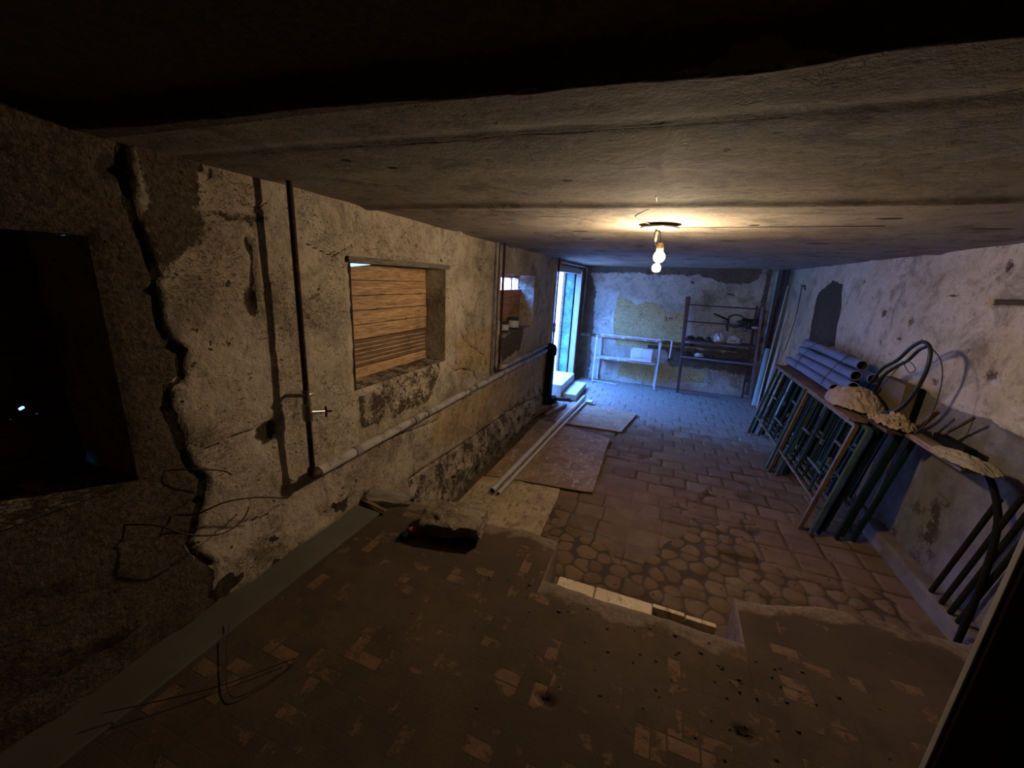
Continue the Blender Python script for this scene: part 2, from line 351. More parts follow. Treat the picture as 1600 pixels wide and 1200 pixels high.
def bar(bm, p0, p1, w, h=None, bev=0.002, up=(0, 0, 1)):
    """rectangular bar from p0 to p1"""
    p0 = Vector(p0); p1 = Vector(p1); h = h or w; d = (p1 - p0); L = d.length; d.normalize()
    up = Vector(up)
    if abs(d.dot(up)) > .95: up = Vector((1, 0, 0))
    x = d.cross(up).normalized(); y = x.cross(d).normalized()
    R = Matrix((x, y, d)).transposed()
    t = bmesh.new(); bmesh.ops.create_cube(t, size=1)
    for v in t.verts: v.co = Vector((v.co.x * w, v.co.y * h, v.co.z * L))
    if bev: bmesh.ops.bevel(t, geom=t.edges[:], offset=min(bev, w / 3, h / 3), segments=1, affect='EDGES')
    t.transform(Matrix.Translation((p0 + p1) / 2) @ R.to_4x4()); merge(bm, t)
def tube(bm, pts, r, seg=12, caps=True, radii=None, inner=0.0):
    pts = [Vector(p) for p in pts]; n = len(pts); rings = []
    prev = None
    for i, p in enumerate(pts):
        d = (pts[min(i + 1, n - 1)] - pts[max(i - 1, 0)]).normalized()
        if prev is None:
            a = Vector((0, 0, 1)) if abs(d.z) < .9 else Vector((1, 0, 0)); u = d.cross(a).normalized()
        else: u = (prev - d * prev.dot(d)).normalized()
        prev = u; v = d.cross(u); rr = radii[i] if radii else r
        rings.append([bm.verts.new(p + (u * math.cos(2 * math.pi * k / seg) + v * math.sin(2 * math.pi * k / seg)) * rr) for k in range(seg)])
    for a, b in zip(rings[:-1], rings[1:]):
        for k in range(seg):
            f = bm.faces.new((a[k], a[(k + 1) % seg], b[(k + 1) % seg], b[k])); f.smooth = True
    for ring, sgn, i in ((rings[0], -1, 0), (rings[-1], 1, n - 1)):
        if not caps: continue
        if inner:
            d = (pts[1] - pts[0]).normalized() if i == 0 else (pts[-1] - pts[-2]).normalized(); c = pts[i]
            r2 = [bm.verts.new(c + (v.co - c) * inner) for v in ring]; r3 = [bm.verts.new(v.co - d * sgn * .12) for v in r2]
            for k in range(seg):
                k2 = (k + 1) % seg; bm.faces.new((ring[k], ring[k2], r2[k2], r2[k])); f = bm.faces.new((r2[k], r2[k2], r3[k2], r3[k])); f.material_index = 1
            f = bm.faces.new(r3); f.material_index = 1
        else: bm.faces.new(ring)
    return bm
def spline(pts, sub=8):
    pts = [Vector(p) for p in pts]; out = []
    P = [pts[0]] + pts + [pts[-1]]
    for i in range(1, len(P) - 2):
        a, b, c, d = P[i - 1:i + 3]
        for k in range(sub):
            t = k / sub; out.append(.5 * ((2 * b) + (c - a) * t + (2 * a - 5 * b + 4 * c - d) * t * t + (3 * b - a - 3 * c + d) * t ** 3))
    out.append(pts[-1]); return out
def lathe(bm, prof, c, seg=20, ax='Z'):
    rings = []
    for r, h in prof:
        ring = []
        for k in range(seg):
            a = 2 * math.pi * k / seg; v = Vector((r * math.cos(a), r * math.sin(a), h))
            if ax == 'X': v = Vector((v.z, v.x, v.y))
            if ax == 'Y': v = Vector((v.x, v.z, v.y))
            ring.append(bm.verts.new(Vector(c) + v))
        rings.append(ring)
    for a, b in zip(rings[:-1], rings[1:]):
        for k in range(seg):
            f = bm.faces.new((a[k], a[(k + 1) % seg], b[(k + 1) % seg], b[k])); f.smooth = True
    bm.faces.new(rings[0]); bm.faces.new(rings[-1]); return bm
def lump(bm, c, s, seed=0, amp=.3, freq=2.0, sub=4, flat=True, ridge=False, rot=0.0):
    t = bmesh.new(); bmesh.ops.create_icosphere(t, subdivisions=sub, radius=1)
    from mathutils import noise as nz
    R = Matrix.Rotation(rot, 3, 'Z')
    for v in t.verts:
        p = v.co * freq + Vector((seed * 7.3, seed * 3.1, seed * 1.7)); q = nz.noise(p)
        if ridge: q = .5 - abs(q) * 2.2
        q += .4 * nz.noise(p * 2.7)
        if ridge: q += .25 * (.4 - abs(nz.noise(p * 3.3)) * 2)
        k = 1 + amp * q; w = v.co * k
        if flat and w.z < -.35: w.z = -.35
        w = Vector((w.x * s[0], w.y * s[1], w.z * s[2])); v.co = R @ w + Vector(c)
    for f in t.faces: f.smooth = True
    merge(bm, t)

def grid(name, us, vs, fn, mat, holes=(), extra=None, kind='structure', flip=False):
    """height field: fn(U, V) -> xyz arrays and RGB masks"""
    U, V = np.meshgrid(us, vs, indexing='ij'); pos, mask = fn(U, V)
    nu, nv = U.shape; co = np.stack([a.ravel() for a in pos], 1); ms = np.stack([np.broadcast_to(a, U.shape).ravel() for a in mask], 1)
    I = np.arange(nu * nv).reshape(nu, nv)
    q = np.stack([I[:-1, :-1], I[1:, :-1], I[1:, 1:], I[:-1, 1:]], -1)
    uc = (us[:-1] + us[1:]) / 2; vc = (vs[:-1] + vs[1:]) / 2; keep = np.ones((nu - 1, nv - 1), bool)
    for (u0, u1, v0, v1) in holes: keep &= ~(((uc > u0) & (uc < u1))[:, None] & ((vc > v0) & (vc < v1))[None, :])
    q = q[keep]
    if flip: q = q[:, ::-1]
    if extra:
        for (eco, eq, em) in extra: q = np.concatenate([q, eq + len(co)]); co = np.concatenate([co, eco]); ms = np.concatenate([ms, em])
    me = bpy.data.meshes.new(name); me.vertices.add(len(co)); me.vertices.foreach_set('co', co.astype(np.float32).ravel())
    me.loops.add(len(q) * 4); me.loops.foreach_set('vertex_index', q.astype(np.int32).ravel())
    me.polygons.add(len(q)); me.polygons.foreach_set('loop_start', np.arange(0, len(q) * 4, 4, dtype=np.int32)); me.polygons.foreach_set('loop_total', np.full(len(q), 4, np.int32))
    me.update(calc_edges=True); me.polygons.foreach_set('use_smooth', np.ones(len(q), bool))
    a = me.color_attributes.new('mask', 'FLOAT_COLOR', 'POINT'); rgba = np.concatenate([ms, np.ones((len(ms), 1))], 1)
    a.data.foreach_set('color', rgba.astype(np.float32).ravel())
    me.materials.append(mat); me.validate(); o = bpy.data.objects.new(name, me); col.objects.link(o); o['kind'] = kind
    return o
def strip_patch(fn, us, ws):
    """grid patch as extra geometry"""
    U, W = np.meshgrid(us, ws, indexing='ij'); pos, mask = fn(U, W); nu, nv = U.shape
    co = np.stack([np.broadcast_to(a, U.shape).ravel() for a in pos], 1); ms = np.stack([np.broadcast_to(a, U.shape).ravel() for a in mask], 1)
    I = np.arange(nu * nv).reshape(nu, nv); q = np.stack([I[:-1, :-1], I[1:, :-1], I[1:, 1:], I[:-1, 1:]], -1).reshape(-1, 4)
    return co, q, ms

# ================================================================ LEFT WALL
XL = -1.56
W1 = (-0.45, 0.69, 1.13, 1.90); W2 = (1.72, 2.70, 1.19, 1.89); W3 = (3.78, 4.88, 1.26, 1.88); D1 = (5.82, 7.32, -0.1, 1.99)
crack = [(.82, 2.18), (.81, 2.04), (.82, 1.95), (.83, 1.8), (.82, 1.69), (.84, 1.59), (.88, 1.54), (.87, 1.45), (.82, 1.42), (.82, 1.29), (.83, 1.19), (.85, 1.11), (.89, 1.04), (.87, .93), (.81, .8), (.85, .68)]
def wl(U, V):
    d = .020 * fbm(U * 1.2, V * 1.2, 3, 5) + .010 * fbm(U * 6, V * 6, 4, 9) + .004 * fbm(U * 25, V * 25, 2, 3)
    wob = .05 * fbm(U * 8, V * 8, 3, 31)
    Uw = U + wob; Vw = V + .05 * fbm(U * 9, V * 9, 3, 37)
    g = np.zeros_like(U)
    cd = pdist(Uw, Vw, crack)
    cw_ = .006 + .013 * vnoise(U * 0 + 3, V * 9, 5); g = np.maximum(g, .85 * sstep(1.3, .3, cd / cw_)); d -= .018 * sstep(1.8, .2, cd / cw_)
    for pts, w in (([(2.96, 1.38), (3.05, 1.29), (3.27, 1.2), (3.45, 1.11), (3.5, 1.01)], .010), ([(2.75, 1.15), (2.88, 1.07), (2.99, 1.07), (3.22, 1.0), (3.34, .88)], .010),
                   ([(.86, 1.19), (.92, 1.15), (.98, 1.16), (1.05, 1.17), (1.13, 1.16)], .006), ([(1.15, 2.08), (1.18, 2.06), (1.23, 2.06), (1.27, 2.09)], .006),
                   ([(1.17, 1.94), (1.185, 1.88), (1.175, 1.78), (1.16, 1.70)], .012), ([(2.0, .80), (2.3, .75), (2.6, .72)], .010), ([(2.2, .40), (3.2, .34), (4.4, .30), (5.3, .22)], .012), ([(.9, .80), (1.1, .74), (1.3, .78)], .006), ([(1.45, 1.95), (1.6, 1.9), (1.75, 1.97)], .006)):
        c = pdist(U + .3 * wob, V + .25 * wob, pts); g = np.maximum(g, .62 * sstep(w * 1.5, w * .3, c)); d -= .012 * sstep(w * 2, 0, c)
    for (cy, cz, ry, rz, dep) in ((1.16, 1.69, .035, .055, .03), (1.17, 1.13, .05, .045, .035), (1.175, 1.91, .018, .035, .015), (1.02, 2.16, .015, .02, .01), (1.06, 2.145, .02, .03, .012), (.845, 1.815, .016, .03, .012),
                                  (.93, 1.60, .02, .02, .01), (.97, 1.545, .012, .014, .01), (1.04, 1.54, .015, .02, .006), (.905, 1.49, .01, .012, .01), (.79, 2.10, .04, .05, .03), (2.64, 1.94, .02, .025, .01), (1.9, .93, .02, .015, .01)):
        e = ell(Uw + .02 * fbm(U * 30, V * 30, 2, 6), Vw + .02 * fbm(U * 30, V * 30, 2, 7), cy, cz, ry, rz, 1.1); g = np.maximum(g, (.85 if ry > .03 else .6) * e); d -= dep * .5 * e
    # bare stonework left of the crack
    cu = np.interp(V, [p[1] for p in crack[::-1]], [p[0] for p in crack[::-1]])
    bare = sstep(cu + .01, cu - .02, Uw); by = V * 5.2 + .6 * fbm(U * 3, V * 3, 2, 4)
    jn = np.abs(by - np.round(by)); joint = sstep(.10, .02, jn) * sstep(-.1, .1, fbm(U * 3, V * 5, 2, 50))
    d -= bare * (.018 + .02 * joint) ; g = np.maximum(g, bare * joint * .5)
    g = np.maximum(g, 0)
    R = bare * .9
    R = np.maximum(R, inpoly(Uw, Vw, [(.83, 2.2), (1.03, 2.2), (1.02, 2.13), (1.0, 2.02), (1.28, 2.04), (1.2, 1.97), (1.03, 1.99), (.97, 1.88), (.9, 1.84), (.82, 1.8)], .1) * .8)
    R = np.maximum(R, inpoly(Uw, Vw, [(1.72, 1.18), (2.70, 1.2), (2.52, .90), (2.3, .9), (1.71, .92)], .06) * .5)
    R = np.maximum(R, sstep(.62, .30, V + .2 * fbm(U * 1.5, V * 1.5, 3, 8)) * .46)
    R = np.maximum(R, inpoly(Uw, Vw, [(3.75, 1.22), (4.6, 1.3), (4.5, 1.0), (3.9, .95)], .06) * .65)
    T = inpoly(Uw, Vw, [(2.85, 1.35), (3.6, 1.42), (3.62, .95), (2.9, .98)], .15) * .8
    T = np.maximum(T, inpoly(Uw, Vw, [(2.5, .85), (5.6, .85), (5.6, .3), (3.3, .28), (2.45, .45)], .3) * .72)
    # rough footing
    ft = sstep(.34, .10, V + .10 * fbm(U * 2.3, V * 0 + 2, 3, 12)) * sstep(1.8, 1.9, U) * sstep(5.7, 5.2, U)
    d += ft * (.055 + .07 * fbm(U * 7, V * 9, 4, 2)); d += sstep(.8, .2, V) * (U > 1.8) * .03 * fbm(U * 5, V * 5, 4, 21)
    f2 = sstep(.78, .55, V) * sstep(1.75, 1.5, U); d += f2 * (.02 + .05 * fbm(U * 8, V * 10, 4, 44)); g = np.maximum(g, .8 * sstep(.10, .22, fbm(U * 9, V * 14, 4, 77)) * np.maximum(f2, ft))
    lowrough = sstep(1.2, .9, V) * sstep(.8, .6, U); d += lowrough * .09 * fbm(U * 4, V * 4, 4, 61) + lowrough * .02
    # ragged arris of the openings
    for (u0, u1, v0, v1) in (W1, W2, W3):
        ed = np.maximum(np.maximum(u0 - U, U - u1), np.maximum(v0 - V, V - v1)); d -= sstep(.05, 0, np.abs(ed)) * (.012 + .03 * np.abs(fbm(U * 10, V * 10, 3, 7)))
    ov = sstep(7.3, 7.5, U); T = np.where(U > 7.3, .1, T); R = np.maximum(R, ov * .55)
    return (XL + d, U, V), (R, g, T)
def reveals(op, dep, seed, mk=(.35, 0, .0)):
    u0, u1, v0, v1 = op; out = []; ws = np.linspace(0, dep, max(3, int(dep / .02)))
    def q(n): return .010 * fbm(n[0] * 9 + seed, n[1] * 9, 3, seed)
    uu = np.arange(u0, u1 + .001, .03); vv = np.arange(max(v0, -.02), v1 + .001, .03); uu[-1] = u1; vv[-1] = v1
    for side, u in ((0, u0), (1, u1)):
        def f(Vv, W, u=u, side=side):
            w = W / dep; n = .035 * fbm(Vv * 7 + seed, W * 9, 3, seed + side) * (w > .01)
            return (XL - W - .02, u + n * (1 if side else -1) * w, Vv), (mk[0] + 0 * Vv, mk[1] + 0 * Vv, mk[2] + 0 * Vv)
        out.append(strip_patch(f, vv, np.concatenate([[-.02], ws])))
    for side, v in ((0, v0), (1, v1)):
        if v < 0: continue
        def f(Uv, W, v=v, side=side):
            w = W / dep; n = .035 * fbm(Uv * 7 + seed, W * 9, 3, seed + 5 + side) * (w > .01)
            return (XL - W - .02, Uv, v + n * (1 if side else -1) * w), (.5 + 0 * Uv, 0 * Uv, 0 * Uv)
        out.append(strip_patch(f, uu, np.concatenate([[-.02], ws])))
    return out
usL = axis([(-2.6, -.45, .05), (-.45, .69, .012), (.69, 1.72, .010), (1.72, 2.70, .011), (2.70, 3.78, .012), (3.78, 4.88, .016), (4.88, 5.82, .018), (5.82, 7.32, .03), (7.32, 8.1, .025)])
vsL = axis([(-.1, 1.13, .012), (1.13, 1.19, .012), (1.19, 1.26, .012), (1.26, 1.88, .012), (1.88, 1.89, .01), (1.89, 1.90, .01), (1.90, 1.99, .011), (1.99, 2.45, .012)])
ext = reveals(W1, .32, 3) + reveals(W2, .19, 11) + reveals(W3, .19, 23) + reveals(D1, .15, 41, (.2, 0, 0))
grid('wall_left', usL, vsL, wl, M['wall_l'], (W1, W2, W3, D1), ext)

# ================================================================ BACK WALL (slightly skewed)
XR = 1.85
def yb(x): return 7.88 + .06 * x
def wb(U, V):
    d = .02 * fbm(U * 1.5, V * 1.5, 3, 55) + .008 * fbm(U * 8, V * 8, 3, 51); Uw = U + .07 * fbm(U * 5, V * 5, 4, 14); Vw = V + .07 * fbm(U * 5, V * 5, 4, 15)
    R = inpoly(Uw, Vw, [(-.82, 1.66), (-.62, 1.56), (-.5, 1.46), (-.33, 1.55), (-.08, 1.52), (.05, 1.40), (.33, 1.38), (.42, .82), (.12, .72), (-.78, .68), (-.88, 1.2)], .05)
    R = np.maximum(R, inpoly(Uw, Vw, [(-.6, .5), (.2, .45), (.9, .42), (.85, .15), (.1, .05), (-.7, .1)], .12) * .8)
    T = inpoly(Uw, Vw, [(-1.9, 2.4), (-1.9, -.2), (-1.22, -.2), (-1.24, 1.1), (-1.25, 1.65), (-1.4, 2.0), (-1.0, 2.02), (.5, 2.05), (.9, 1.93), (1.4, 1.98), (1.5, 2.4)], .1) * .85  # dark left strip paints the door jamb's shadow into the wall
    T = np.maximum(T, inpoly(Uw, Vw, [(.10, .78), (1.9, .84), (1.9, .35), (.95, .42), (.2, .34)], .22) * .85)
    T = np.maximum(T, inpoly(Uw, Vw, [(1.48, 2.4), (1.9, 2.4), (1.9, 0), (1.55, 0)], .08) * .75)
    T = np.maximum(T, ell(Uw, Vw, 1.3, 1.05, .3, .25) * .35)
    g = np.maximum(ell(Uw, Vw, .12, 1.28, .05, .02), ell(Uw, Vw, .06, 1.27, .015, .06)); g = np.maximum(g, ell(Uw, Vw, 1.05, 1.76, .09, .03) * .9); g = np.maximum(g, ell(Uw, Vw, .4, 1.92, .03, .03))
    g = np.maximum(g, .9 * sstep(.05, .2, fbm(U * 7, V * 12, 4, 90)) * sstep(.40, .30, V) * sstep(.08, .18, V) * .8); g = g * .62
    d += sstep(.3, .05, V) * .05 * (fbm(U * 6, V * 6, 3, 3) + .3) - .02 * g
    return (U, yb(U) - d, V), (R, g, T)
grid('wall_back', axis([(-1.75, 2.0, .014)]), axis([(-.1, 2.45, .014)]), wb, M['wall_b'], flip=True)

# ================================================================ RIGHT WALL
spots = [(3.65, 1.29, .06, .05), (3.16, 1.43, .07, .06), (4.16, 1.66, .07, .06), (3.32, 2.07, .05, .07), (4.62, 1.73, .05, .06), (4.24, 1.53, .06, .025), (3.42, 1.56, .02, .02), (5.03, 1.23, .05, .03), (3.9, 1.9, .02, .02), (4.9, 1.85, .02, .03), (3.75, 1.88, .10, .012), (2.6, 1.6, .05, .06), (5.2, 2.0, .03, .03), (4.5, 1.44, .02, .03)]
def wr(U, V):
    d = .03 * fbm(U * .9, V * 1.2, 3, 65) + .008 * fbm(U * 7, V * 7, 3, 61); Uw = U + .09 * fbm(U * 4, V * 4, 4, 24); Vw = V + .07 * fbm(U * 4, V * 4, 4, 25)
    g = np.zeros_like(U)
    for (a, b, c, e) in spots: k = ell(Uw, Vw, a, b, c, e, 1.3); g = np.maximum(g, k * .56); d -= .012 * k
    sl = inpoly(U, V, [(3.02, 1.85), (3.38, 1.84), (3.38, 1.875), (3.02, 1.88)], .012); g = np.maximum(g, sl); d -= .04 * sl
    R = inpoly(Uw, Vw, [(6.5, 1.85), (6.1, 2.0), (5.75, 1.98), (5.6, 1.7), (5.5, 1.28), (6.4, 1.05), (6.45, 1.5)], .05); d -= .03 * R
    T = inpoly(Uw, Vw, [(5.3, .9), (4.6, 1.08), (4.2, 1.17), (4.0, 1.20), (3.7, 1.22), (3.4, 1.17), (3.05, 1.20), (2.8, 1.17), (2.2, 1.25), (-3, 1.3), (-3, -.3), (5.3, -.3)], .05) * .95
    d -= .014 * sstep(.3, .7, T)
    T = T * (1 - .0 * V); R = np.maximum(R, T * .0)
    R = np.maximum(R, sstep(.02, .2, fbm(U * 2.5, V * 1.7, 4, 71)) * sstep(.75, .5, V) * .6)
    g = np.maximum(g, .7 * sstep(.12, .2, fbm(U * 5, V * 5, 4, 73)) * sstep(1.1, .9, V) * .7)
    d += sstep(.35, .0, V) * .05 * (fbm(U * 5, V * 5, 3, 6) + .2)
    return (XR - d, U, V), (R, g, T)
grid('wall_right', axis([(-2.6, 1.8, .05), (1.8, 8.2, .018)]), axis([(-.1, 2.45, .016)]), wr, M['wall_r'], flip=True)
grid('wall_front', axis([(-1.75, 2.0, .06)]), axis([(-.1, 2.45, .06)]), lambda U, V: ((U, -2.5 + .03 * fbm(U * 2, V * 2, 3, 1), V), (0 * U, 0 * U, 0 * U)), M['wall_f'])

# ================================================================ CEILING
def ce(U, V):   # U = x, V = y
    t = np.clip(V / 8, 0, 1); z = 2.178 + t * (-.012 + .022 * U)
    z = z + .012 * fbm(U * .9, V * .9, 3, 81) + .005 * fbm(U * 5, V * 5, 3, 82)
    for y0, a, w in ((.97, .003, .03), (1.88, -.014, .05), (2.95, .016, .07), (4.0, -.014, .07), (5.1, .012, .08), (6.2, -.012, .08), (1.4, .003, .1)):
        yy = V + .03 * fbm(U * 1.3, V * 0 + y0, 3, 8) - .01 * U; z = z + a * np.exp(-((yy - y0) / w) ** 2)
    rag = V + .035 * fbm(U * 7, V * 0 + 3, 4, 88) + .05 * np.maximum(0, fbm(U * 2.5, V * 0 + 9, 2, 18)) - .045 * U
    z = z + .052 * sstep(.782, .762, rag)
    g = np.zeros_like(U); Uw = U + .02 * fbm(U * 12, V * 12, 3, 33); Vw = V + .02 * fbm(U * 12, V * 12, 3, 34)
    for (a, b, r1, r2) in ((.09, 1.18, .014, .022), (-.37, 1.44, .025, .02), (.02, 1.58, .02, .012), (.37, 2.48, .03, .035), (-.6, 2.17, .10, .008), (-.55, 2.2, .06, .008), (.84, 2.27, .05, .03), (-.62, 3.22, .06, .04), (-.28, 3.82, .05, .05), (.35, 3.27, .06, .04), (.9, 3.4, .08, .04), (.5, 4.2, .07, .04), (-.1, 4.6, .07, .05), (1.1, 4.4, .08, .05), (-.7, 4.4, .07, .05), (.2, 5.5, .1, .05), (-.6, 2.8, .06, .03), (1.35, 2.6, .08, .03), (-.9, 1.2, .03, .01), (-.2, 1.3, .1, .006), (-1.0, 1.1, .02, .02)):
        g = np.maximum(g, ell(Uw, Vw, a, b, r1, r2, .7))
    g = np.maximum(g, sstep(.014, .004, pdist(Uw, Vw, [(-1.5, 1.87), (-.9, 1.885), (-.5, 1.88)])) * .7); g = np.maximum(g, sstep(.008, .002, pdist(U, V, [(-.5, 1.6), (-.45, 1.9), (-.4, 2.2)])) * .5)
    g = np.maximum(g, sstep(.012, .002, np.abs(rag - .785)) * .6); g = np.maximum(g, sstep(.010, .003, np.abs(V + .04 * fbm(U * 3, V * 0, 3, 8) - 1.0)) * .55 * (U < .2))
    T = ell(Uw, Vw, -.03, 1.3, .05, .45, .9) * .55; T = np.maximum(T, ell(Uw, Vw, -.1, .98, .12, .01, .5) * .8)
    R = sstep(.03, .2, fbm(U * 1.1, V * 2.5, 4, 39)) * .42; R = np.maximum(R, (V < .78) * .75)  # near ceiling darkened past the step, its shade put into the colour
    return (U, V, z), (R, g, T)
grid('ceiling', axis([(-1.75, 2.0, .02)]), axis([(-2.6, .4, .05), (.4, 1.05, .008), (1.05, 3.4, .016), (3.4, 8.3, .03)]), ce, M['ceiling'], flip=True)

# ================================================================ FLOORS
def fl(U, V):
    wx = .012 * fbm(U * 9, V * 9, 3, 2); wy = .012 * fbm(U * 9, V * 9, 3, 3)
    # square pavers further back
    cw = .23; X = (U + wx) / cw; Yr = (V + wy) / .21; row = np.floor(Yr); X = X + .5 * (row % 2) * (V > 3.6) + .18 * _hash(row, row * 0, 4); ix = np.floor(X)
    fx = X - ix; fy = Yr - row; e1 = np.minimum(np.minimum(fx, 1 - fx) * cw, np.minimum(fy, 1 - fy) * .21); id1 = _hash(ix, row, 11)
    # worn rounded cobbles near the steps
    s = .122; PX = U / s; PY = V / s; F1 = np.full(U.shape, 9.); F2 = np.full(U.shape, 9.); idc = np.zeros(U.shape); bx = np.floor(PX); by = np.floor(PY)
    for dx in (-1, 0, 1):
        for dy in (-1, 0, 1):
            cx = bx + dx; cy = by + dy; px = cx + .5 + .62 * (_hash(cx, cy, 5) - .5); py = cy + .5 + .62 * (_hash(cx, cy, 6) - .5); wgt = .8 + .45 * _hash(cx, cy, 7)
            dd = np.hypot(PX - px, PY - py) / wgt; nw = dd < F1; F2 = np.where(nw, F1, np.minimum(F2, dd)); idc = np.where(nw, _hash(cx, cy, 8), idc); F1 = np.where(nw, dd, F1)
    e2 = np.minimum((F2 - F1) * s * .5, (.60 - F1) * s * .55 + .002)
    mixf = sstep(-.10, .12, fbm(U * 1.6, V * 1.6, 2, 19) + (3.6 - V) * .35 - np.abs(U - .35) * .10)
    sel = mixf > .5; e = np.where(sel, e2, e1); idd = np.where(sel, idc, id1)
    gr = np.where(sel, sstep(.013, .003, e), sstep(.012, .003, e)); dirt = sstep(.0, .25, fbm(U * 2.2, V * 2.2, 3, 77) + .05); fill = dirt * .75 * (~sel) + .25 * dirt * sel
    gr = gr * (1 - fill)
    z = np.where(sel, .013, .010) * sstep(0, .024, e) * (1 - fill * .8) + .012 * (idd - .5) * (1 - fill) + .008 * fbm(U * 12, V * 12, 3, 9) + .01 * fbm(U * 1.5, V * 1.5, 2, 10)
    Bm = np.zeros_like(U)
    for (a, b, r1, r2) in ((1.05, 2.5, .18, .07), (.9, 3.3, .06, .05), (.95, 3.9, .08, .05), (1.0, 4.2, .06, .04), (.75, 2.9, .10, .04)):
        k = ell(U + .05 * fbm(U * 9, V * 9, 3, 1), V, a, b, r1, r2, 1.0); Bm = np.maximum(Bm, k * .8); z = z - .02 * k
    edge = sstep(-1.36, -1.42, U) * (V < 5.5); z = z - .05 * edge + .03 * edge * fbm(U * 12, V * 9, 3, 5); Bm = np.maximum(Bm, edge * .45)
    return (U, V, z - .012), (idd, gr, Bm)
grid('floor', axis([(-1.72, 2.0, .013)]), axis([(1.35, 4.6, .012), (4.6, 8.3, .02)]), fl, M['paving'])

def edge_y(x):  # front arris of the upper floor
    return np.where(x < -.36, 1.86 + .02 * np.sin(x * 9), np.where(x < .49, 1.56, 1.82 + .12 * sstep(.5, .95, x)))
PH = .48
def up(U, V):   # V runs 0..1 over the flat, past 1 the riser drops
    ey = edge_y(U) + .02 * fbm(U * 9, V * 0 + 1, 3, 5)
    flat = np.clip(V, 0, 1); y = -2.6 + (ey + 2.6) * flat ** .8
    z = PH + .010 * fbm(U * 2, y * 2, 3, 7) + .006 * fbm(U * 11, y * 11, 3, 8) - .012 * sstep(ey - .03, ey, y)
    over = np.clip(V - 1, 0, 1); z = np.where(V > 1, z - over * (PH + .06), z); y = np.where(V > 1, y + .02 * np.sin(over * 9) * fbm(U * 6, over * 4, 3, 2) * 2 + .01, y)
    hol = (ell(U, y, .43, 1.17, .03, .02) + ell(U, y, -.19, 1.02, .03, .02)); z = z - .02 * np.clip(hol, 0, 1)
    R = sstep(ey - .22, ey - .04, y + .1 * fbm(U * 5, y * 5, 3, 9)) * .62; R = np.where(V > 1, .7, R)
    return (U, y, z), (R, 0 * U, 0 * U)
usP = axis([(-1.72, -.372, .014), (-.372, -.348, .004), (-.348, .478, .014), (.478, .502, .004), (.502, 2.0, .016)])
vsP = np.concatenate([np.linspace(0, .55, 40)[:-1], np.linspace(.55, 1, 150), 1 + np.linspace(.03, 1, 24)])
fu = grid('floor_upper', usP, vsP, up, M['blocks'])
# stone tread in the recess of the step
st = thing('step_tread', 'pale worn stone tread set in the notch of the step, one end missing', 'step', (-.1, 1.7, .0)); st['kind'] = 'structure'
bm = B(); box(bm, (-.34, 1.50, -.01), (.47, 1.86, .20), .006); obj('riser_block', bm, M['rock'], st)
rnd = random.Random(4)
bm = B(); box(bm, (-.34, 1.52, .20), (-.14, 1.88, .25), .008); box(bm, (-.136, 1.52, .198), (.155, 1.882, .252), .008); obj('tread_slab', bm, M['stone_light'], st)
bm = B(); box(bm, (.157, 1.862, .20), (.31, 1.888, .25), .004); box(bm, (.315, 1.858, .20), (.455, 1.884, .246), .004); obj('tread_lip', bm, M['stone_light'], st)

# lino strip beside the left wall
bm = B(); box(bm, (-1.555, -1.6, PH + .002), (-1.375, 1.655, PH + .016), .004); obj('lino_strip', bm, M['lino'], loc=(-1.465, .6, PH + .002), label='long grey lino strip lying along the foot of the left wall', cat='floor strip')

# hardboard sheets on the lower floor
def sheet(name, pts, z0, z1, mat, label):
    bm = B(); lo = [bm.verts.new((x, y, z0)) for x, y in pts]; hi = [bm.verts.new((x, y, z1)) for x, y in pts]
    bm.faces.new(hi); bm.faces.new(lo[::-1])
    for i in range(len(pts)): j = (i + 1) % len(pts); bm.faces.new((lo[i], lo[j], hi[j], hi[i]))
    return obj(name, bm, mat, label=label, cat='board')
def rough(p0, p1, n, a, s):
    r = random.Random(s); return [(p0[0] + (p1[0] - p0[0]) * k / n + (r.uniform(-a, a) if 0 < k < n else 0), p0[1] + (p1[1] - p0[1]) * k / n + (r.uniform(-a, a) if 0 < k < n else 0)) for k in range(n)]
sheet('hardboard_sheet', rough((-1.385, 2.0), (-.63, 2.0), 6, .01, 1) + rough((-.62, 2.02), (-.645, 3.22), 8, .004, 2) + rough((-.66, 3.22), (-1.385, 3.16), 8, .01, 3) + [(-1.385, 3.12)], .010, .020, M['sheet_light'], 'pale speckled hardboard sheet nearest the step, below the two cream pipes')
sheet('hardboard_sheet', [(-1.36, 3.14)] + rough((-1.05, 3.20), (-.38, 3.27), 4, .006, 4) + rough((-.375, 3.28), (-.41, 4.9), 7, .004, 5) + [(-1.36, 4.88)], .0205, .030, M['sheet_brown'], 'large brown scuffed hardboard sheet in the middle of the row')
sheet('hardboard_sheet', [(-1.18, 4.92)] + rough((-.9, 4.93), (-.15, 4.98), 5, .004, 6) + [(-.16, 5.86), (-1.15, 5.9)], .012, .022, M['sheet_tan'], 'tan hardboard sheet farthest from the step, near the bluish daylight')

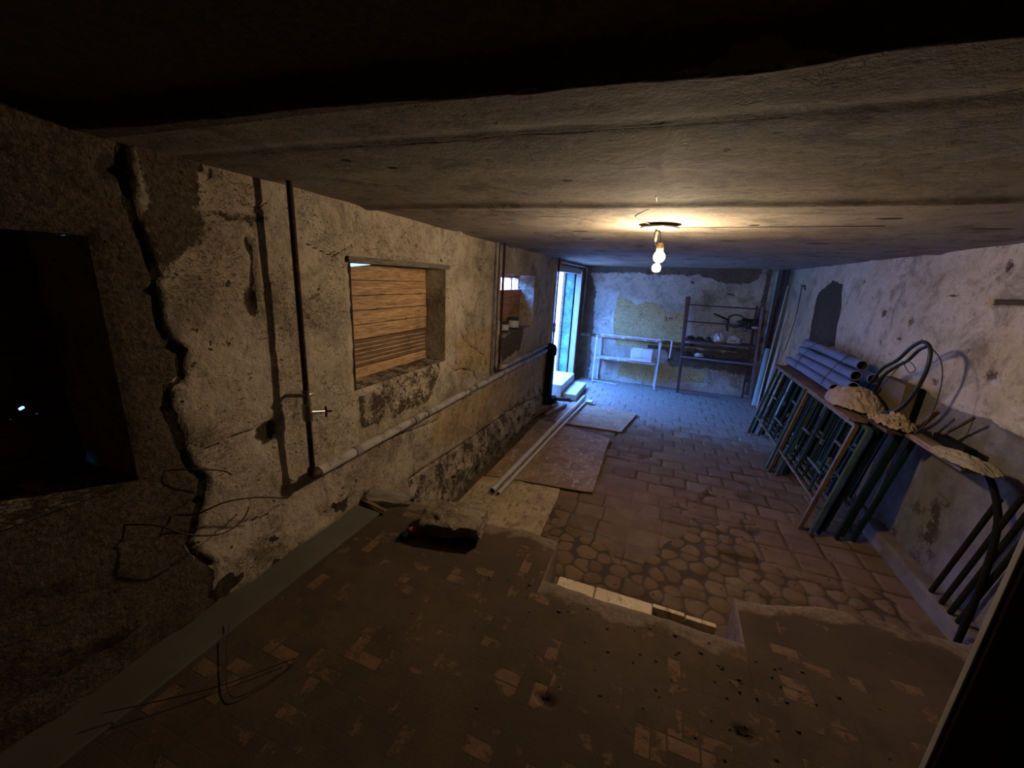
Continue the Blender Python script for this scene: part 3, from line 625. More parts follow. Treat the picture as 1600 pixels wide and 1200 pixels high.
# ================================================================ windows
def planks(root, y0, y1, x, zs, mat, name='shutter_board', seed=0, slant=.0):
    r = random.Random(seed)
    for a, b in zs:
        bm = B(); box(bm, (x - .022, y0, a + .002), (x + r.uniform(-.003, .003), y1, b - .002), .003); obj(name, bm, mat, root)
w2 = thing('window_2', None, None, (-1.72, 2.21, 1.19), kind='structure')
bm = B(); box(bm, (-1.775, 1.60, 1.10), (-1.758, 2.80, 1.84)); obj('light_seal_board', bm, M['plank_dark'], w2)  # unseen board added to shut out daylight between the slats
planks(w2, 1.66, 2.74, -1.735, [(1.16, 1.255), (1.43, 1.52), (1.52, 1.605), (1.605, 1.695), (1.695, 1.785)], M['plank'], seed=1)
bm = B()   # top board with a slanting upper edge, leaving a wedge of daylight
vs_ = [(1.66, 1.787), (2.74, 1.787), (2.74, 1.90), (2.30, 1.90), (1.95, 1.862), (1.66, 1.852)]
a = [bm.verts.new((-1.735, y, z)) for y, z in vs_]; b = [bm.verts.new((-1.757, y, z)) for y, z in vs_]; bm.faces.new(a); bm.faces.new(b[::-1])
for i in range(6): bm.faces.new((a[i], b[i], b[(i + 1) % 6], a[(i + 1) % 6]))
obj('shutter_board', bm, M['plank'], w2)
for k in range(6):
    z = 1.258 + k * .0287
    bm = B(); box(bm, (-1.757, 1.66, z), (-1.740, 2.74, z + .0235), .002); obj('dark_slat', bm, M['slat'], w2)
    if k < 5: bm = B(); box(bm, (-1.748, 1.66, z + .0237), (-1.741, 2.74, z + .0283), .0); obj('pale_batten', bm, M['slat_light'], w2)
bm = B(); box(bm, (-1.80, 1.60, 1.88), (-1.765, 2.80, 1.96), .004); box(bm, (-1.80, 1.60, 1.10), (-1.765, 2.80, 1.17), .004); box(bm, (-1.80, 1.60, 1.17), (-1.765, 1.66, 1.88), .003); box(bm, (-1.80, 2.74, 1.17), (-1.765, 2.80, 1.88), .003); obj('window_frame', bm, M['frame_pink'], w2)
bm = B(); box(bm, (-1.76, 1.69, 1.882), (-1.54, 2.73, 1.912), .004, jit=.002, rnd=rnd); obj('lintel_board', bm, wood('grey lintel', (.16, .135, .11), (.10, .085, .068), axis=(10, 1, 10)), w2)

w3 = thing('window_3', None, None, (-1.72, 4.33, 1.26), kind='structure')
bm = B(); box(bm, (-1.775, 3.64, 1.10), (-1.758, 5.0, 1.70)); obj('light_seal_board', bm, M['plank_dark'], w3)  # added behind the planks to stop sky light
planks(w3, 3.70, 4.92, -1.735, [(1.22, 1.32), (1.32, 1.42), (1.42, 1.52), (1.52, 1.62), (1.62, 1.71)], M['plank3'], seed=2)
bm = B(); box(bm, (-1.80, 3.68, 1.84), (-1.765, 4.94, 1.94), .004); box(bm, (-1.80, 3.68, 1.20), (-1.765, 4.94, 1.25), .004); box(bm, (-1.80, 3.68, 1.25), (-1.765, 3.74, 1.84), .004); box(bm, (-1.80, 4.86, 1.25), (-1.765, 4.94, 1.84), .004); box(bm, (-1.795, 4.62, 1.25), (-1.768, 4.66, 1.84), .003); obj('window_frame', bm, M['frame_pink'], w3)

w1 = thing('window_1', None, None, (-1.85, .12, 1.13), kind='structure')
bm = B(); box(bm, (-1.92, -.60, 1.38), (-1.894, .84, 2.02)); box(bm, (-1.92, -.60, 1.0), (-1.894, .84, 1.34)); box(bm, (-1.92, -.60, 1.34), (-1.894, .53, 1.38)); box(bm, (-1.92, .63, 1.34), (-1.894, .84, 1.38)); obj('light_seal_board', bm, M['plank_dark'], w1)  # added to seal off the sky, open only at the hole
planks(w1, -.52, .76, -1.87, [(1.06, 1.20), (1.20, 1.335), (1.40, 1.54), (1.54, 1.68), (1.68, 1.82), (1.82, 1.95)], M['plank_dark'], seed=3)
bm = B()   # one board of the near shutter has a knot hole
hy, hz, hr = .58, 1.362, .0105; n = 12; y0, y1, z0, z1 = -.52, .76, 1.335, 1.40
for xx in (-1.87, -1.892):
    ring = [bm.verts.new((xx, hy + hr * (1 + .2 * math.sin(3 * i)) * math.cos(2 * math.pi * i / n), hz + hr * .85 * math.sin(2 * math.pi * i / n))) for i in range(n)]
    rect = []
    for i in range(n):
        ang = 2 * math.pi * i / n; cx, cz = math.cos(ang), math.sin(ang)
        k = .0335 / max(abs(cz), abs(cx)); rect.append(bm.verts.new((xx, hy + cx * k, min(z1, max(z0, hz + cz * k)))))
    for i in range(n): bm.faces.new((ring[i], ring[(i + 1) % n], rect[(i + 1) % n], rect[i]))
box(bm, (-1.892, y0, z0), (-1.87, hy - .033, z1)); box(bm, (-1.892, hy + .033, z0), (-1.87, y1, z1))
obj('shutter_board', bm, M['plank_dark'], w1)

# ================================================================ door in the left wall
d1 = thing('door_1', None, None, (-1.56, 6.57, 0), kind='structure')
for lo, hi in (((-1.60, 5.68, 0), (-1.52, 5.82, 2.0)), ((-1.60, 7.32, 0), (-1.46, 7.40, 2.02)), ((-1.60, 7.44, 0), (-1.50, 7.54, 2.02))):
    bm = B(); box(bm, lo, hi, .006); obj('door_casing', bm, M['casing'], d1)
bm = B(); box(bm, (-1.62, 5.68, 1.97), (-1.50, 7.56, 2.06), .006); obj('door_head', bm, M['casing'], d1)
bm = B(); tube(bm, [(-1.44, 7.62, .85), (-1.44, 7.62, 2.09), (-1.46, 7.5, 2.10), (-1.46, 5.75, 2.10)], .014, 8); obj('conduit', bm, M['pipe_grey'], d1)
bm = B(); box(bm, (-1.74, 7.30, 0), (-1.585, 7.318, 1.97), .002); obj('far_reveal', bm, M['reveal_far'], d1)
bm = B(); box(bm, (-1.785, 7.25, 0), (-1.742, 7.33, 1.99), .004); obj('door_frame', bm, M['slat'], d1)

# outside
def leaf(segs):
    bm = B()
    for (y0, y1, z0, z1) in segs: box(bm, (-1.86, y0, z0), (-1.63, y1, z1))
    o = obj('wall_left', bm, M['wall_f'], kind='structure')
leaf([(-2.7, -.50, -.1, 2.5), (.76, 1.66, -.1, 2.5), (2.76, 3.70, -.1, 2.5), (4.96, 5.74, -.1, 2.5), (-.5, .76, -.1, 1.06), (-.5, .76, 1.97, 2.5), (1.66, 2.76, -.1, 1.12), (1.66, 2.76, 1.96, 2.5), (3.70, 4.96, -.1, 1.19), (3.70, 4.96, 1.95, 2.5), (5.74, 7.36, 2.06, 2.5)])
bm = B(); box(bm, (-1.76, 7.34, -.1), (-1.63, 8.3, 2.5)); obj('wall_left', bm, M['wall_f'], kind='structure')
bm = B(); box(bm, (-4.4, -4, -.06), (-4.1, 9.6, 2.7)); obj('wall_outside_blocker', bm, simple('added sky blocker', (.16, .13, .10), .9), kind='structure')  # added out of view to cut the low sky light at the door
bm = B(); box(bm, (-7.0, -4, -.30), (-1.83, 14, -.06)); o = obj('ground_outside', bm, M['ground_out'], kind='structure')
bm = B(); box(bm, (-4.1, 7.46, -.06), (-1.765, 7.75, 3.0)); o = obj('wall_outside_blocker', bm, M['exterior'], kind='structure')  # pink wall seen through the door, set close to block sidelong sky

# concrete slabs stepping up to the door
bm = B(); box(bm, (-1.72, 6.02, .0), (-1.36, 6.98, .235), .012); obj('concrete_slab', bm, M['slab_white'], label='thicker pale concrete slab in the doorway, against the threshold', cat='slab')
bm = B(); box(bm, (-1.34, 6.06, .0), (-1.125, 6.94, .10), .010); obj('concrete_slab', bm, M['slab_white'], label='low pale concrete slab on the floor, room side of the thicker one', cat='slab')

# ================================================================ pipes on the left wall
def pipe(name, pts, r, mat, label, cat='pipe', joints=(), group=None, seg=12, jr=1.3, jl=.03, sub=0):
    t = thing(name, label, cat, pts[0], group)
    bm = B(); tube(bm, spline(pts, sub) if sub else pts, r, seg); obj('pipe_run', bm, mat, t)
    for (a, b) in joints:
        bm = B(); a = Vector(a); b = Vector(b); d = (b - a).normalized(); tube(bm, [a - d * jl, a + d * jl], r * jr, seg); obj('coupling', bm, M['pipe_joint'], t)
    return t
p1 = pipe('heating_pipe', [(-1.47, 1.305, 2.19), (-1.47, 1.30, .885)], .0125, M['iron'], 'dark rusty vertical pipe with a red-handled valve, left of the big shuttered window', joints=[((-1.47, 1.30, 1.275), (-1.47, 1.3, 1.2))])
bm = B(); tube(bm, [(-1.47, 1.30, 1.24), (-1.47, 1.30, 1.16)], .022, 10); tube(bm, [(-1.47, 1.30, 1.20), (-1.41, 1.345, 1.20)], .010, 8); v = obj('valve', bm, M['steel_bright'], p1, label='brass coloured valve body')
bm = B()
for s in (-1, 1):
    bar(bm, (-1.408, 1.347, 1.20 - .026), (-1.408, 1.347, 1.20 + .026), .010, .008); bar(bm, (-1.424, 1.325, 1.20), (-1.392, 1.369, 1.20), .010, .008)
obj('valve_handle', bm, M['red'], v)
bm = B(); tube(bm, [(-1.56, 1.27, 1.275), (-1.47, 1.28, 1.285), (-1.455, 1.33, 1.285)], .009, 8); obj('wall_bracket', bm, M['steel_bright'], p1)
bm = B(); tube(bm, spline([(-1.47, 1.30, .92), (-1.47, 1.30, .885), (-1.475, 1.345, .872)], 5), .021, 10); obj('elbow', bm, M['iron'], p1)
p2 = pipe('heating_pipe', [(-1.49, 1.35, .872), (-1.50, 3.2, .872), (-1.50, 5.45, .872)], .026, M['pipe_grey'], 'thick dusty grey pipe running along the whole left wall', joints=[((-1.49, y, .872), (-1.49, y + .1, .872)) for y in (1.62, 2.18, 2.34, 3.0, 3.12, 4.4)], jr=1.14, jl=.02, seg=16)
p3 = pipe('heating_pipe', [(-1.485, 3.655, 2.18), (-1.485, 3.65, .97)], .013, M['iron'], 'dark vertical pipe crossing the edge of the small bright-topped window')
p3b = pipe('heating_pipe', [(-1.53, 3.60, 2.18), (-1.53, 3.58, .90)], .008, M['pipe_grey'], 'thin pale conduit running just left of the second vertical pipe')
p4 = pipe('heating_pipe', [(-1.485, 3.65, 1.0), (-1.485, 3.66, .955), (-1.485, 3.72, .948), (-1.49, 5.42, .948)], .021, M['pipe_grey'], 'shorter grey pipe lying just above the thick wall pipe near the door', joints=[((-1.485, y, .948), (-1.485, y + .1, .948)) for y in (3.9, 4.55, 4.7)], jr=1.2, jl=.02)
p5 = pipe('heating_pipe', [(-1.45, 5.60, 2.18), (-1.45, 5.60, .93)], .012, M['iron'], 'thin dark vertical pipe passing in front of the bright doorway', joints=[((-1.45, 5.6, 1.15), (-1.45, 5.6, 1)), ((-1.45, 5.6, 1.22), (-1.45, 5.6, 1))], jr=1.9)
bm = B(); tube(bm, spline([(-1.50, 5.45, .91), (-1.47, 5.56, .91), (-1.44, 5.62, .88), (-1.44, 5.62, .78)], 5), .05, 12); box(bm, (-1.52, 5.58, .02), (-1.43, 5.72, .86), .012); lump(bm, (-1.42, 5.75, .05), (.06, .14, .07), 3, .4, 2, 3)
obj('charred_board', bm, M['black'], label='black charred upright board against the near side of the bright doorway', cat='board')

# wire ends sticking out of the wall
def wire(name, pts, r, label, group=None):
    bm = B(); tube(bm, spline(pts, 8), r, 6); return obj(name, bm, M['wire'], label=label, cat='wire', group=group)
wire('rusty_wire', [(-1.58, .78, .94), (-1.50, .81, .95), (-1.46, .89, .965), (-1.44, 1.0, .93), (-1.44, 1.13, .855)], .0032, 'curved rusty wire arching highest and farthest right from the wall crack')
wire('rusty_wire', [(-1.57, .62, 1.0), (-1.49, .68, .985), (-1.43, .73, .935), (-1.42, .83, .875), (-1.45, .93, .86), (-1.53, 1.02, .85)], .0032, 'long sagging rusty wire, lowest of the wires by the crack')
wire('rusty_wire', [(-1.58, .78, 1.12), (-1.52, .83, 1.115), (-1.49, .91, 1.08), (-1.50, .95, 1.04)], .0028, 'short rusty wire end, topmost of the wires by the crack')
wire('loose_cable', [(-1.40, .42, .53), (-1.2, .62, .50), (-1.05, .80, .495), (-1.12, .62, .495), (-1.3, .72, .50), (-1.40, .80, .51)], .0018, 'thin dark cable curled on the grey strip near the camera')

# rubble, bottle, sticks
ro = thing('mortar_chunk', 'big flat chunk of broken mortar on the upper floor edge', 'rubble', (-.95, 1.68, PH))
def rock_bm():
    bm = B(); from mathutils import noise as nz
    lump(bm, (0, 0, 0), (.235, .165, .062), 5, .28, 1.5, 5, flat=False)
    for v in bm.verts:
        v.co.x = max(-.165, min(.165, v.co.x)) + .012 * nz.noise(v.co * 20); v.co.y = max(-.13, min(.13, v.co.y)) + .012 * nz.noise(v.co * 22 + Vector((3, 0, 0)))
        v.co.z += .010 * nz.noise(v.co * 26) + .018 * nz.noise(v.co * 8)
    bm.transform(Matrix.Translation((-.915, 1.70, PH + .07)) @ Matrix.Rotation(.22, 4, 'Z') @ Matrix.Rotation(-.06, 4, 'Y') @ Matrix.Rotation(-.10, 4, 'X')); return bm
obj('chunk_body', rock_bm(), M['rock'], ro)
bm = B(); lump(bm, (-.86, 1.80, PH + .035), (.07, .06, .05), 9, .35, 2, 3); lump(bm, (-.98, 1.70, PH + .018), (.07, .07, .04), 12, .35, 2, 3); obj('mortar_foot', bm, M['rock'], ro)
bm = B(); lump(bm, (-1.10, 1.57, PH + .028), (.03, .022, .02), 4, .5, 3, 3); obj('brick_crumb', bm, simple('red brick', (.33, .10, .06), .85), label='small red brick crumb at the left end of the big mortar chunk', cat='rubble')
bm = B(); lump(bm, (-1.12, 1.53, PH + .02), (.022, .03, .018), 14, .5, 3, 3); obj('dark_crumb', bm, M['black'], label='small black crumb beside the red brick piece', cat='rubble')
bt = thing('plastic_bottle', 'clear crushed plastic bottle lying in the corner of the upper floor', 'bottle', (-1.42, 1.79, PH))
bm = B(); prof = [(.0, -.14), (.026, -.14), (.036, -.13), (.037, -.06), (.031, -.03), (.037, 0), (.036, .06), (.024, .10), (.013, .125), (.013, .14)]
prof[0] = (.004, -.14); lathe(bm, prof, (0, 0, 0), 20, 'X')
from mathutils import noise as _nz
for v in bm.verts: v.co += Vector((0, _nz.noise(v.co * 28), _nz.noise(v.co * 25 + Vector((5, 0, 0))))) * .010
bm.transform(Matrix.Translation((-1.40, 1.775, PH + .045)) @ Matrix.Rotation(.25, 4, 'Z')); obj('bottle_body', bm, M['bottle'], bt)
bm = B(); lathe(bm, [(.015, -.009), (.015, .009)], (0, 0, 0), 14, 'X'); bm.transform(Matrix.Translation((-1.262, 1.812, PH + .045)) @ Matrix.Rotation(.25, 4, 'Z')); obj('bottle_cap', bm, M['rubber'], bt)
bm = B(); box(bm, (-.12, -.012, 0), (.12, .012, .012), .003); bm.transform(Matrix.Translation((-1.46, 1.69, PH + .018)) @ Matrix.Rotation(-.2, 4, 'Z')); obj('splinter', bm, M['slat'], label='dark wood splinter lying in front of the clear bottle', cat='wood scrap')
R_ = random.Random(8)
for (x, y, a, L, w, m, lb) in ((-1.42, 5.25, 1.35, .75, .05, 'slat', 'brown stick on the floor by the left wall, nearest of the scraps before the door'), (-1.27, 5.42, 1.35, .62, .045, 'board_brown', 'lighter brown stick lying beside the nearest scrap by the left wall'), (-1.38, 5.98, .35, .36, .07, 'board_dark', 'dark scrap of wood lying crossways in front of the concrete slabs')):
    bm = B(); box(bm, (-L / 2, -w / 2, 0), (L / 2, w / 2, .03), .004, jit=.003, rnd=R_); bm.transform(Matrix.Translation((x, y, .012)) @ Matrix.Rotation(a, 4, 'Z')); obj('wood_scrap', bm, M[m], loc=(x, y, .01), label=lb, cat='wood scrap')
# crumbs and grit on both floors, nobody could count them
R_ = random.Random(77); bm = B()
for k in range(230):
    if k < 120: x = R_.gauss(.1, .5); y = 1.5 - abs(R_.gauss(0, .3)); z = PH
    elif k < 180: x = R_.uniform(-1.43, -1.39); y = R_.uniform(2.0, 5.4); z = -.04
    else: x = R_.gauss(.9, .35); y = R_.gauss(2.6, .4); z = 0
    if z == 0 and y < 2.05: continue
    r = R_.uniform(.0025, .006) * (2.2 if z < 0 else 1)
    if z == PH and (x < -1.2 or (x > .7 and y < 1.2)): continue
    lump(bm, (x, y, z + r * .3), (r * R_.uniform(.8, 1.8), r * R_.uniform(.8, 1.6), r * .7), k, .5, 1.5, 1)
obj('grit', bm, simple('dark crumbs', (.07, .045, .028), .9), label='scattered crumbs of mortar and grit on both floor levels', cat='debris', kind='stuff')
# cream pipes on the sheets
t = thing('plastic_pipe', 'thicker of the two long cream plastic pipes lying on the hardboard', 'pipe', (-1.16, 2.86, .03), 'cream pipes on the hardboard')
bm = B(); tube(bm, [(-1.175, 2.86, .058), (-1.10, 4.5, .060), (-1.015, 6.15, .048)], .026, 14, inner=.86); obj('pipe_run', bm, [M['pvc_cream'], M['hole']], t)
bm = B(); tube(bm, [(-1.032, 5.98, .050), (-1.012, 6.20, .048)], .030, 14); obj('socket', bm, M['pvc_cream'], t)
t = thing('plastic_pipe', 'thinner cream plastic pipe lying right beside the thicker one', 'pipe', (-1.11, 2.86, .03), 'cream pipes on the hardboard')
bm = B(); tube(bm, [(-1.115, 2.86, .048), (-1.035, 4.5, .050), (-.935, 6.10, .040)], .016, 12, inner=.8); obj('pipe_run', bm, [M['pvc_cream'], M['hole']], t)
bm = B(); box(bm, (-.93, 5.95, .012), (-.85, 6.08, .055), .006); obj('plaster_offcut', bm, M['slab_white'], label='small white block at the far ends of the cream pipes', cat='block')

# ================================================================ lamp
la = thing('hanging_lamp', 'bare double bulb lamp glowing under the ceiling', 'lamp', (-.08, 2.47, 2.17))
bm = B(); lathe(bm, [(.004, -.006), (.09, -.006), (.105, 0), (.09, .006), (.004, .006)], (-.09, 2.47, 2.155), 28); obj('ceiling_plate', bm, M['plate'], la)
bm = B()
ring = [(-.095 + .014 * math.cos(a), 2.47, 2.128 + .014 * math.sin(a)) for a in np.linspace(0, 6.283, 16)]; tube(bm, ring, .003, 6)
tube(bm, spline([(-.105, 2.47, 2.15), (-.112, 2.472, 2.11), (-.095, 2.475, 2.07), (-.082, 2.47, 2.04)], 6), .004, 6); tube(bm, spline([(-.09, 2.47, 2.14), (-.078, 2.465, 2.11), (-.076, 2.47, 2.06), (-.072, 2.47, 2.045)], 6), .003, 6); obj('cable', bm, M['wire_dark'], la)
bm = B(); box(bm, (-.106, 2.466, 2.085), (-.094, 2.469, 2.135), .001); obj('tape_flag', bm, M['tape'], la)
bm = B(); lathe(bm, [(.006, .03), (.016, .025), (.019, .0), (.019, -.022), (.012, -.024)], (-.072, 2.47, 2.048), 18); obj('socket', bm, M['porcelain'], la)
bm = B(); bmesh.ops.create_uvsphere(bm, u_segments=20, v_segments=12, radius=.030, matrix=Matrix.Translation((-.070, 2.47, 2.003)))
for f in bm.faces: f.smooth = True
obj('bulb', bm, M['lit'], la)
bm = B(); bmesh.ops.create_uvsphere(bm, u_segments=20, v_segments=12, radius=.023, matrix=Matrix.Translation((-.077, 2.47, 1.944)))
for f in bm.faces: f.smooth = True
obj('bulb', bm, M['lit'], la)
bm = B(); tube(bm, spline([(-.09, 2.47, 2.160), (-.2, 2.2, 2.168), (-.1, 1.9, 2.172), (-.09, 1.7, 2.17)], 6), .002, 5); tube(bm, spline([(-.09, 2.47, 2.158), (.3, 2.5, 2.166), (.9, 2.45, 2.17)], 6), .002, 5); obj('ceiling_cable', bm, M['wire_dark'], label='thin dark cable stapled across the ceiling to the lamp', cat='cable')

# ================================================================ steel table against the back wall
tb = thing('steel_table_frame', 'low white steel table frame with faded red rails by the back wall', 'table', (-.54, 7.65, 0))
x0, x1, yf, yk, zt = -1.11, .02, 7.52, 7.76, .885
for x, y, top in ((x0, yf, zt), (x1, yf, zt), (x0 + .05, yk, zt), (x1 - .02, yk, zt)):
    bm = B(); bar(bm, (x, y, .0), (x, y, top), .026, .026); obj('leg', bm, M['table_white'], tb)
bm = B(); bar(bm, (x0 - .02, yf, zt), (x1 + .02, yf, zt), .04, .03); obj('top_rail', bm, M['table_red'], tb)
bm = B(); bar(bm, (x0, yk, zt), (x1, yk, zt), .03, .03); bar(bm, (x0, yf, zt), (x0, yk, zt), .03, .03); bar(bm, (x1, yf, zt), (x1, yk, zt), .03, .03); obj('top_frame', bm, M['table_white'], tb)
bm = B(); bar(bm, (x0, yf, .47), (x1 - .02, yf, .47), .035, .03); bar(bm, (x0, yk, .47), (x1, yk, .47), .03, .03); obj('shelf_rail', bm, M['table_red'], tb)
bm = B(); box(bm, (x0 + .02, yf + .02, .478), (x1 - .04, yk - .02, .490), .002); obj('shelf_board', bm, M['table_white'], tb)
bm = B(); bar(bm, (x0, yf, .02), (x0 + .45, yf - .02, .012), .02, .015); obj('floor_rail', bm, M['table_white'], tb)
bx = thing('cardboard_box', 'open white cardboard box on the shelf of the table frame', 'box', (-.28, 7.64, .492))
bm = B(); box(bm, (-.47, 7.53, .492), (-.46, 7.74, .74), .002); box(bm, (-.10, 7.53, .492), (-.09, 7.74, .70), .002); box(bm, (-.46, 7.53, .492), (-.10, 7.54, .70), .002); box(bm, (-.46, 7.73, .492), (-.10, 7.74, .70), .002); box(bm, (-.46, 7.54, .492), (-.10, 7.73, .50)); obj('box_body', bm, M['card_white'], bx)
bm = B(); box(bm, (-.45, 7.515, .56), (-.275, 7.525, .735), .002); obj('flap', bm, M['card_white'], bx)
bm = B(); box(bm, (-.27, 7.515, .56), (-.10, 7.525, .72), .002); obj('flap', bm, M['card_white'], bx)
bm = B(); tube(bm, spline([(.05, 7.60, .935), (.14, 7.60, .93), (.195, 7.60, .91), (.205, 7.60, .85), (.20, 7.60, .60)], 6), .016, 10); tube(bm, [(.05, 7.60, .935), (.03, 7.70, .93), (.02, 7.80, .92)], .016, 10); obj('bent_pipe', bm, M['pvc_cream'], label='white bent pipe hanging down beside the right end of the table frame', cat='pipe')

# ================================================================ steel rack
rk = thing('steel_rack', 'tall maroon steel rack without upper shelves against the back wall', 'shelf', (.95, 7.7, 0))
for x0_, x1_, y, m in ((.42, .325, 7.55, 'rack_maroon'), (.44, .375, 7.78, 'rack_maroon'), (1.565, 1.46, 7.50, 'rack_plum'), (1.50, 1.44, 7.80, 'rack_maroon')):
    bm = B(); bar(bm, (x0_, y, 0), (x1_, y, 1.69 if x0_ < 1 else 1.60), .034, .034, up=(0, 1, 0)); obj('post', bm, M[m], rk)
def lx(z): return .42 - .095 * z / 1.69
def rx(z): return 1.565 - .105 * z / 1.6
for z, m, w in ((1.55, 'rack_maroon', .022), (1.26, 'rack_maroon', .022)):
    bm = B(); bar(bm, (lx(z), 7.78, z), (1.45, 7.80, z + .005), w, w); obj('rail', bm, M[m], rk)
    bm = B(); bar(bm, (lx(z), 7.55, z), (lx(z) + .04, 7.78, z), .02, .02); obj('side_rail', bm, M[m], rk)
for z in (.95, .66):
    bm = B(); bar(bm, (lx(z), 7.55, z), (rx(z), 7.52, z), .035, .03); bar(bm, (lx(z) + .04, 7.78, z), (1.48, 7.80, z), .035, .03); bar(bm, (lx(z), 7.55, z), (lx(z) + .04, 7.78, z), .03, .03); bar(bm, (rx(z), 7.51, z), (1.48, 7.8, z), .03, .03); obj('shelf_frame', bm, M['rack_plum' if z < .8 else 'rack_maroon'], rk)
    bm = B(); box(bm, (lx(z) + .02, 7.54, z + .006), (1.46, 7.79, z + .016), .002); obj('shelf_plate', bm, M['rack_maroon'], rk)
bm = B(); bar(bm, (.45, 7.55, .012), (1.1, 7.56, .012), .02, .015); obj('floor_rail', bm, M['rack_plum'], rk)
# things on the rack
def lumpobj(name, c, s, seed, mat, label, cat, amp=.4, freq=2.2, ridge=False, sub=4, group=None):
    bm = B(); lump(bm, (c[0], c[1], c[2] + s[2] * .35), s, seed, amp, freq, sub, True, ridge); return obj(name, bm, M[mat], loc=c, label=label, cat=cat, group=group)
zs1, zs2 = .968, .678
lumpobj('plastic_bag', (.94, 7.63, zs1), (.08, .07, .11), 21, 'bag_white', 'bluish white crumpled plastic bag on the rack, left of the two', 'bag', .5, 2.4, True)
lumpobj('plastic_bag', (1.17, 7.63, zs1), (.10, .07, .09), 22, 'bag_white', 'white crumpled plastic bag on the rack, right of the two', 'bag', .5, 2.0, True)
lumpobj('metal_bits', (.49, 7.62, zs1), (.055, .05, .045), 23, 'junk', 'dark heap of metal bits at the left end of the middle rack shelf', 'scrap', .6, 3)
lumpobj('metal_bits', (.64, 7.63, zs1), (.06, .05, .04), 24, 'junk', 'greyish heap of fittings next to the dark heap on the middle rack shelf', 'scrap', .6, 3)
lumpobj('metal_bits', (.78, 7.62, zs1), (.04, .05, .05), 25, 'junk', 'small heap of fittings touching the left plastic bag on the rack', 'scrap', .6, 3)
lumpobj('metal_bits', (.50, 7.62, zs2), (.05, .05, .05), 26, 'junk', 'dark heap of bits at the left end of the lowest rack shelf', 'scrap', .6, 3)
lumpobj('metal_bits', (.67, 7.63, zs2), (.075, .05, .04), 27, 'bag_white', 'pale crumpled bundle on the lowest rack shelf', 'scrap', .6, 3)
lumpobj('metal_bits', (.85, 7.63, zs2), (.045, .04, .035), 28, 'junk', 'small dark piece right of the pale bundle on the lowest rack shelf', 'scrap', .6, 3)
cl = thing('coil_bundle', 'round dark hoop with a tangle of dark machine parts hanging on the rack rail', 'machine part', (1.25, 7.70, 1.28))
bm = B(); tube(bm, [(1.15 + .125 * math.cos(a), 7.70 + .03 * math.sin(a), 1.34 + .10 * math.sin(a)) for a in np.linspace(0, 6.283, 28)], .012, 8); obj('hoop', bm, M['junk'], cl)
bm = B(); lump(bm, (1.32, 7.71, 1.315), (.12, .07, .075), 31, .5, 2.2, 4, False); lump(bm, (1.44, 7.70, 1.30), (.08, .06, .08), 32, .5, 2.2, 4, False); obj('motor_body', bm, M['junk'], cl)
bm = B(); tube(bm, [(.80, 7.70, 1.43), (1.05, 7.70, 1.34)], .014, 8); obj('handle', bm, M['junk'], cl)
bm = B(); tube(bm, spline([(1.04, 7.70, 1.33), (1.03, 7.69, 1.22), (1.06, 7.68, 1.16)], 6), .014, 8); obj('strap', bm, M['rubber'], cl)
bm = B(); tube(bm, spline([(1.3, 7.7, 1.28), (1.27, 7.69, 1.18), (1.36, 7.69, 1.2), (1.4, 7.69, 1.28)], 6), .005, 6); obj('strap', bm, M['rubber'], cl)
bm = B(); lump(bm, (1.44, 7.62, 1.255), (.05, .03, .025), 34, .3, 2, 3, False); obj('cap', bm, M['bag_white'], cl, label='white cap')

# pipes on and near the back wall
pipe('wall_pipe', [(-1.50, 7.74, .86), (1.72, 7.93, .82)], .028, M['pipe_brown'], 'upper dark pipe running level along the back wall behind the rack', seg=12)
pipe('wall_pipe', [(-.2, 7.82, .74), (1.72, 7.93, .70)], .030, M['pipe_grey'], 'lower grey pipe running level behind the rack on the back wall', seg=12)
pipe('riser_pipe', [(1.60, 7.84, 2.22), (1.64, 7.84, .0)], .045, M['pipe_brown'], 'thick pale brown riser pipe in the back right corner', seg=16)
pipe('riser_pipe', [(1.73, 7.80, 2.22), (1.74, 7.80, .0)], .040, M['iron'], 'dark riser pipe nearest the right wall in the back corner', seg=16)
pipe('riser_pipe', [(1.66, 7.45, .30), (1.69, 7.47, 1.25)], .034, M['daylit_pipe'], 'short pale blue length added for the daylit foot of the corner riser', seg=14)
bpy.data.objects['riser_pipe.002'].location = (1.60, 7.36, .012)
pipe('leaning_pole', [(1.66, 7.10, .012), (1.76, 7.25, 1.70)], .017, M['pole_cream'], 'pale pole leaning in the back right corner, thicker and nearer one', 'pole')
pipe('leaning_pole', [(1.62, 7.22, .012), (1.74, 7.50, 1.95)], .011, M['pole_cream'], 'thin pole leaning in the back right corner behind the thicker pole', 'pole')
bm = B(); tube(bm, spline([(1.84, 6.95, 1.95), (1.77, 6.95, 1.96), (1.76, 6.8, 1.95), (1.78, 6.75, 1.90)], 5), .008, 6); tube(bm, spline([(1.77, 6.9, 1.96), (1.79, 6.92, 1.5), (1.77, 7.0, 1.0)], 5), .006, 6); obj('wall_hook', bm, M['wire_dark'], label='dark hooked bar with a hanging wire on the right wall near the back corner', cat='hook')

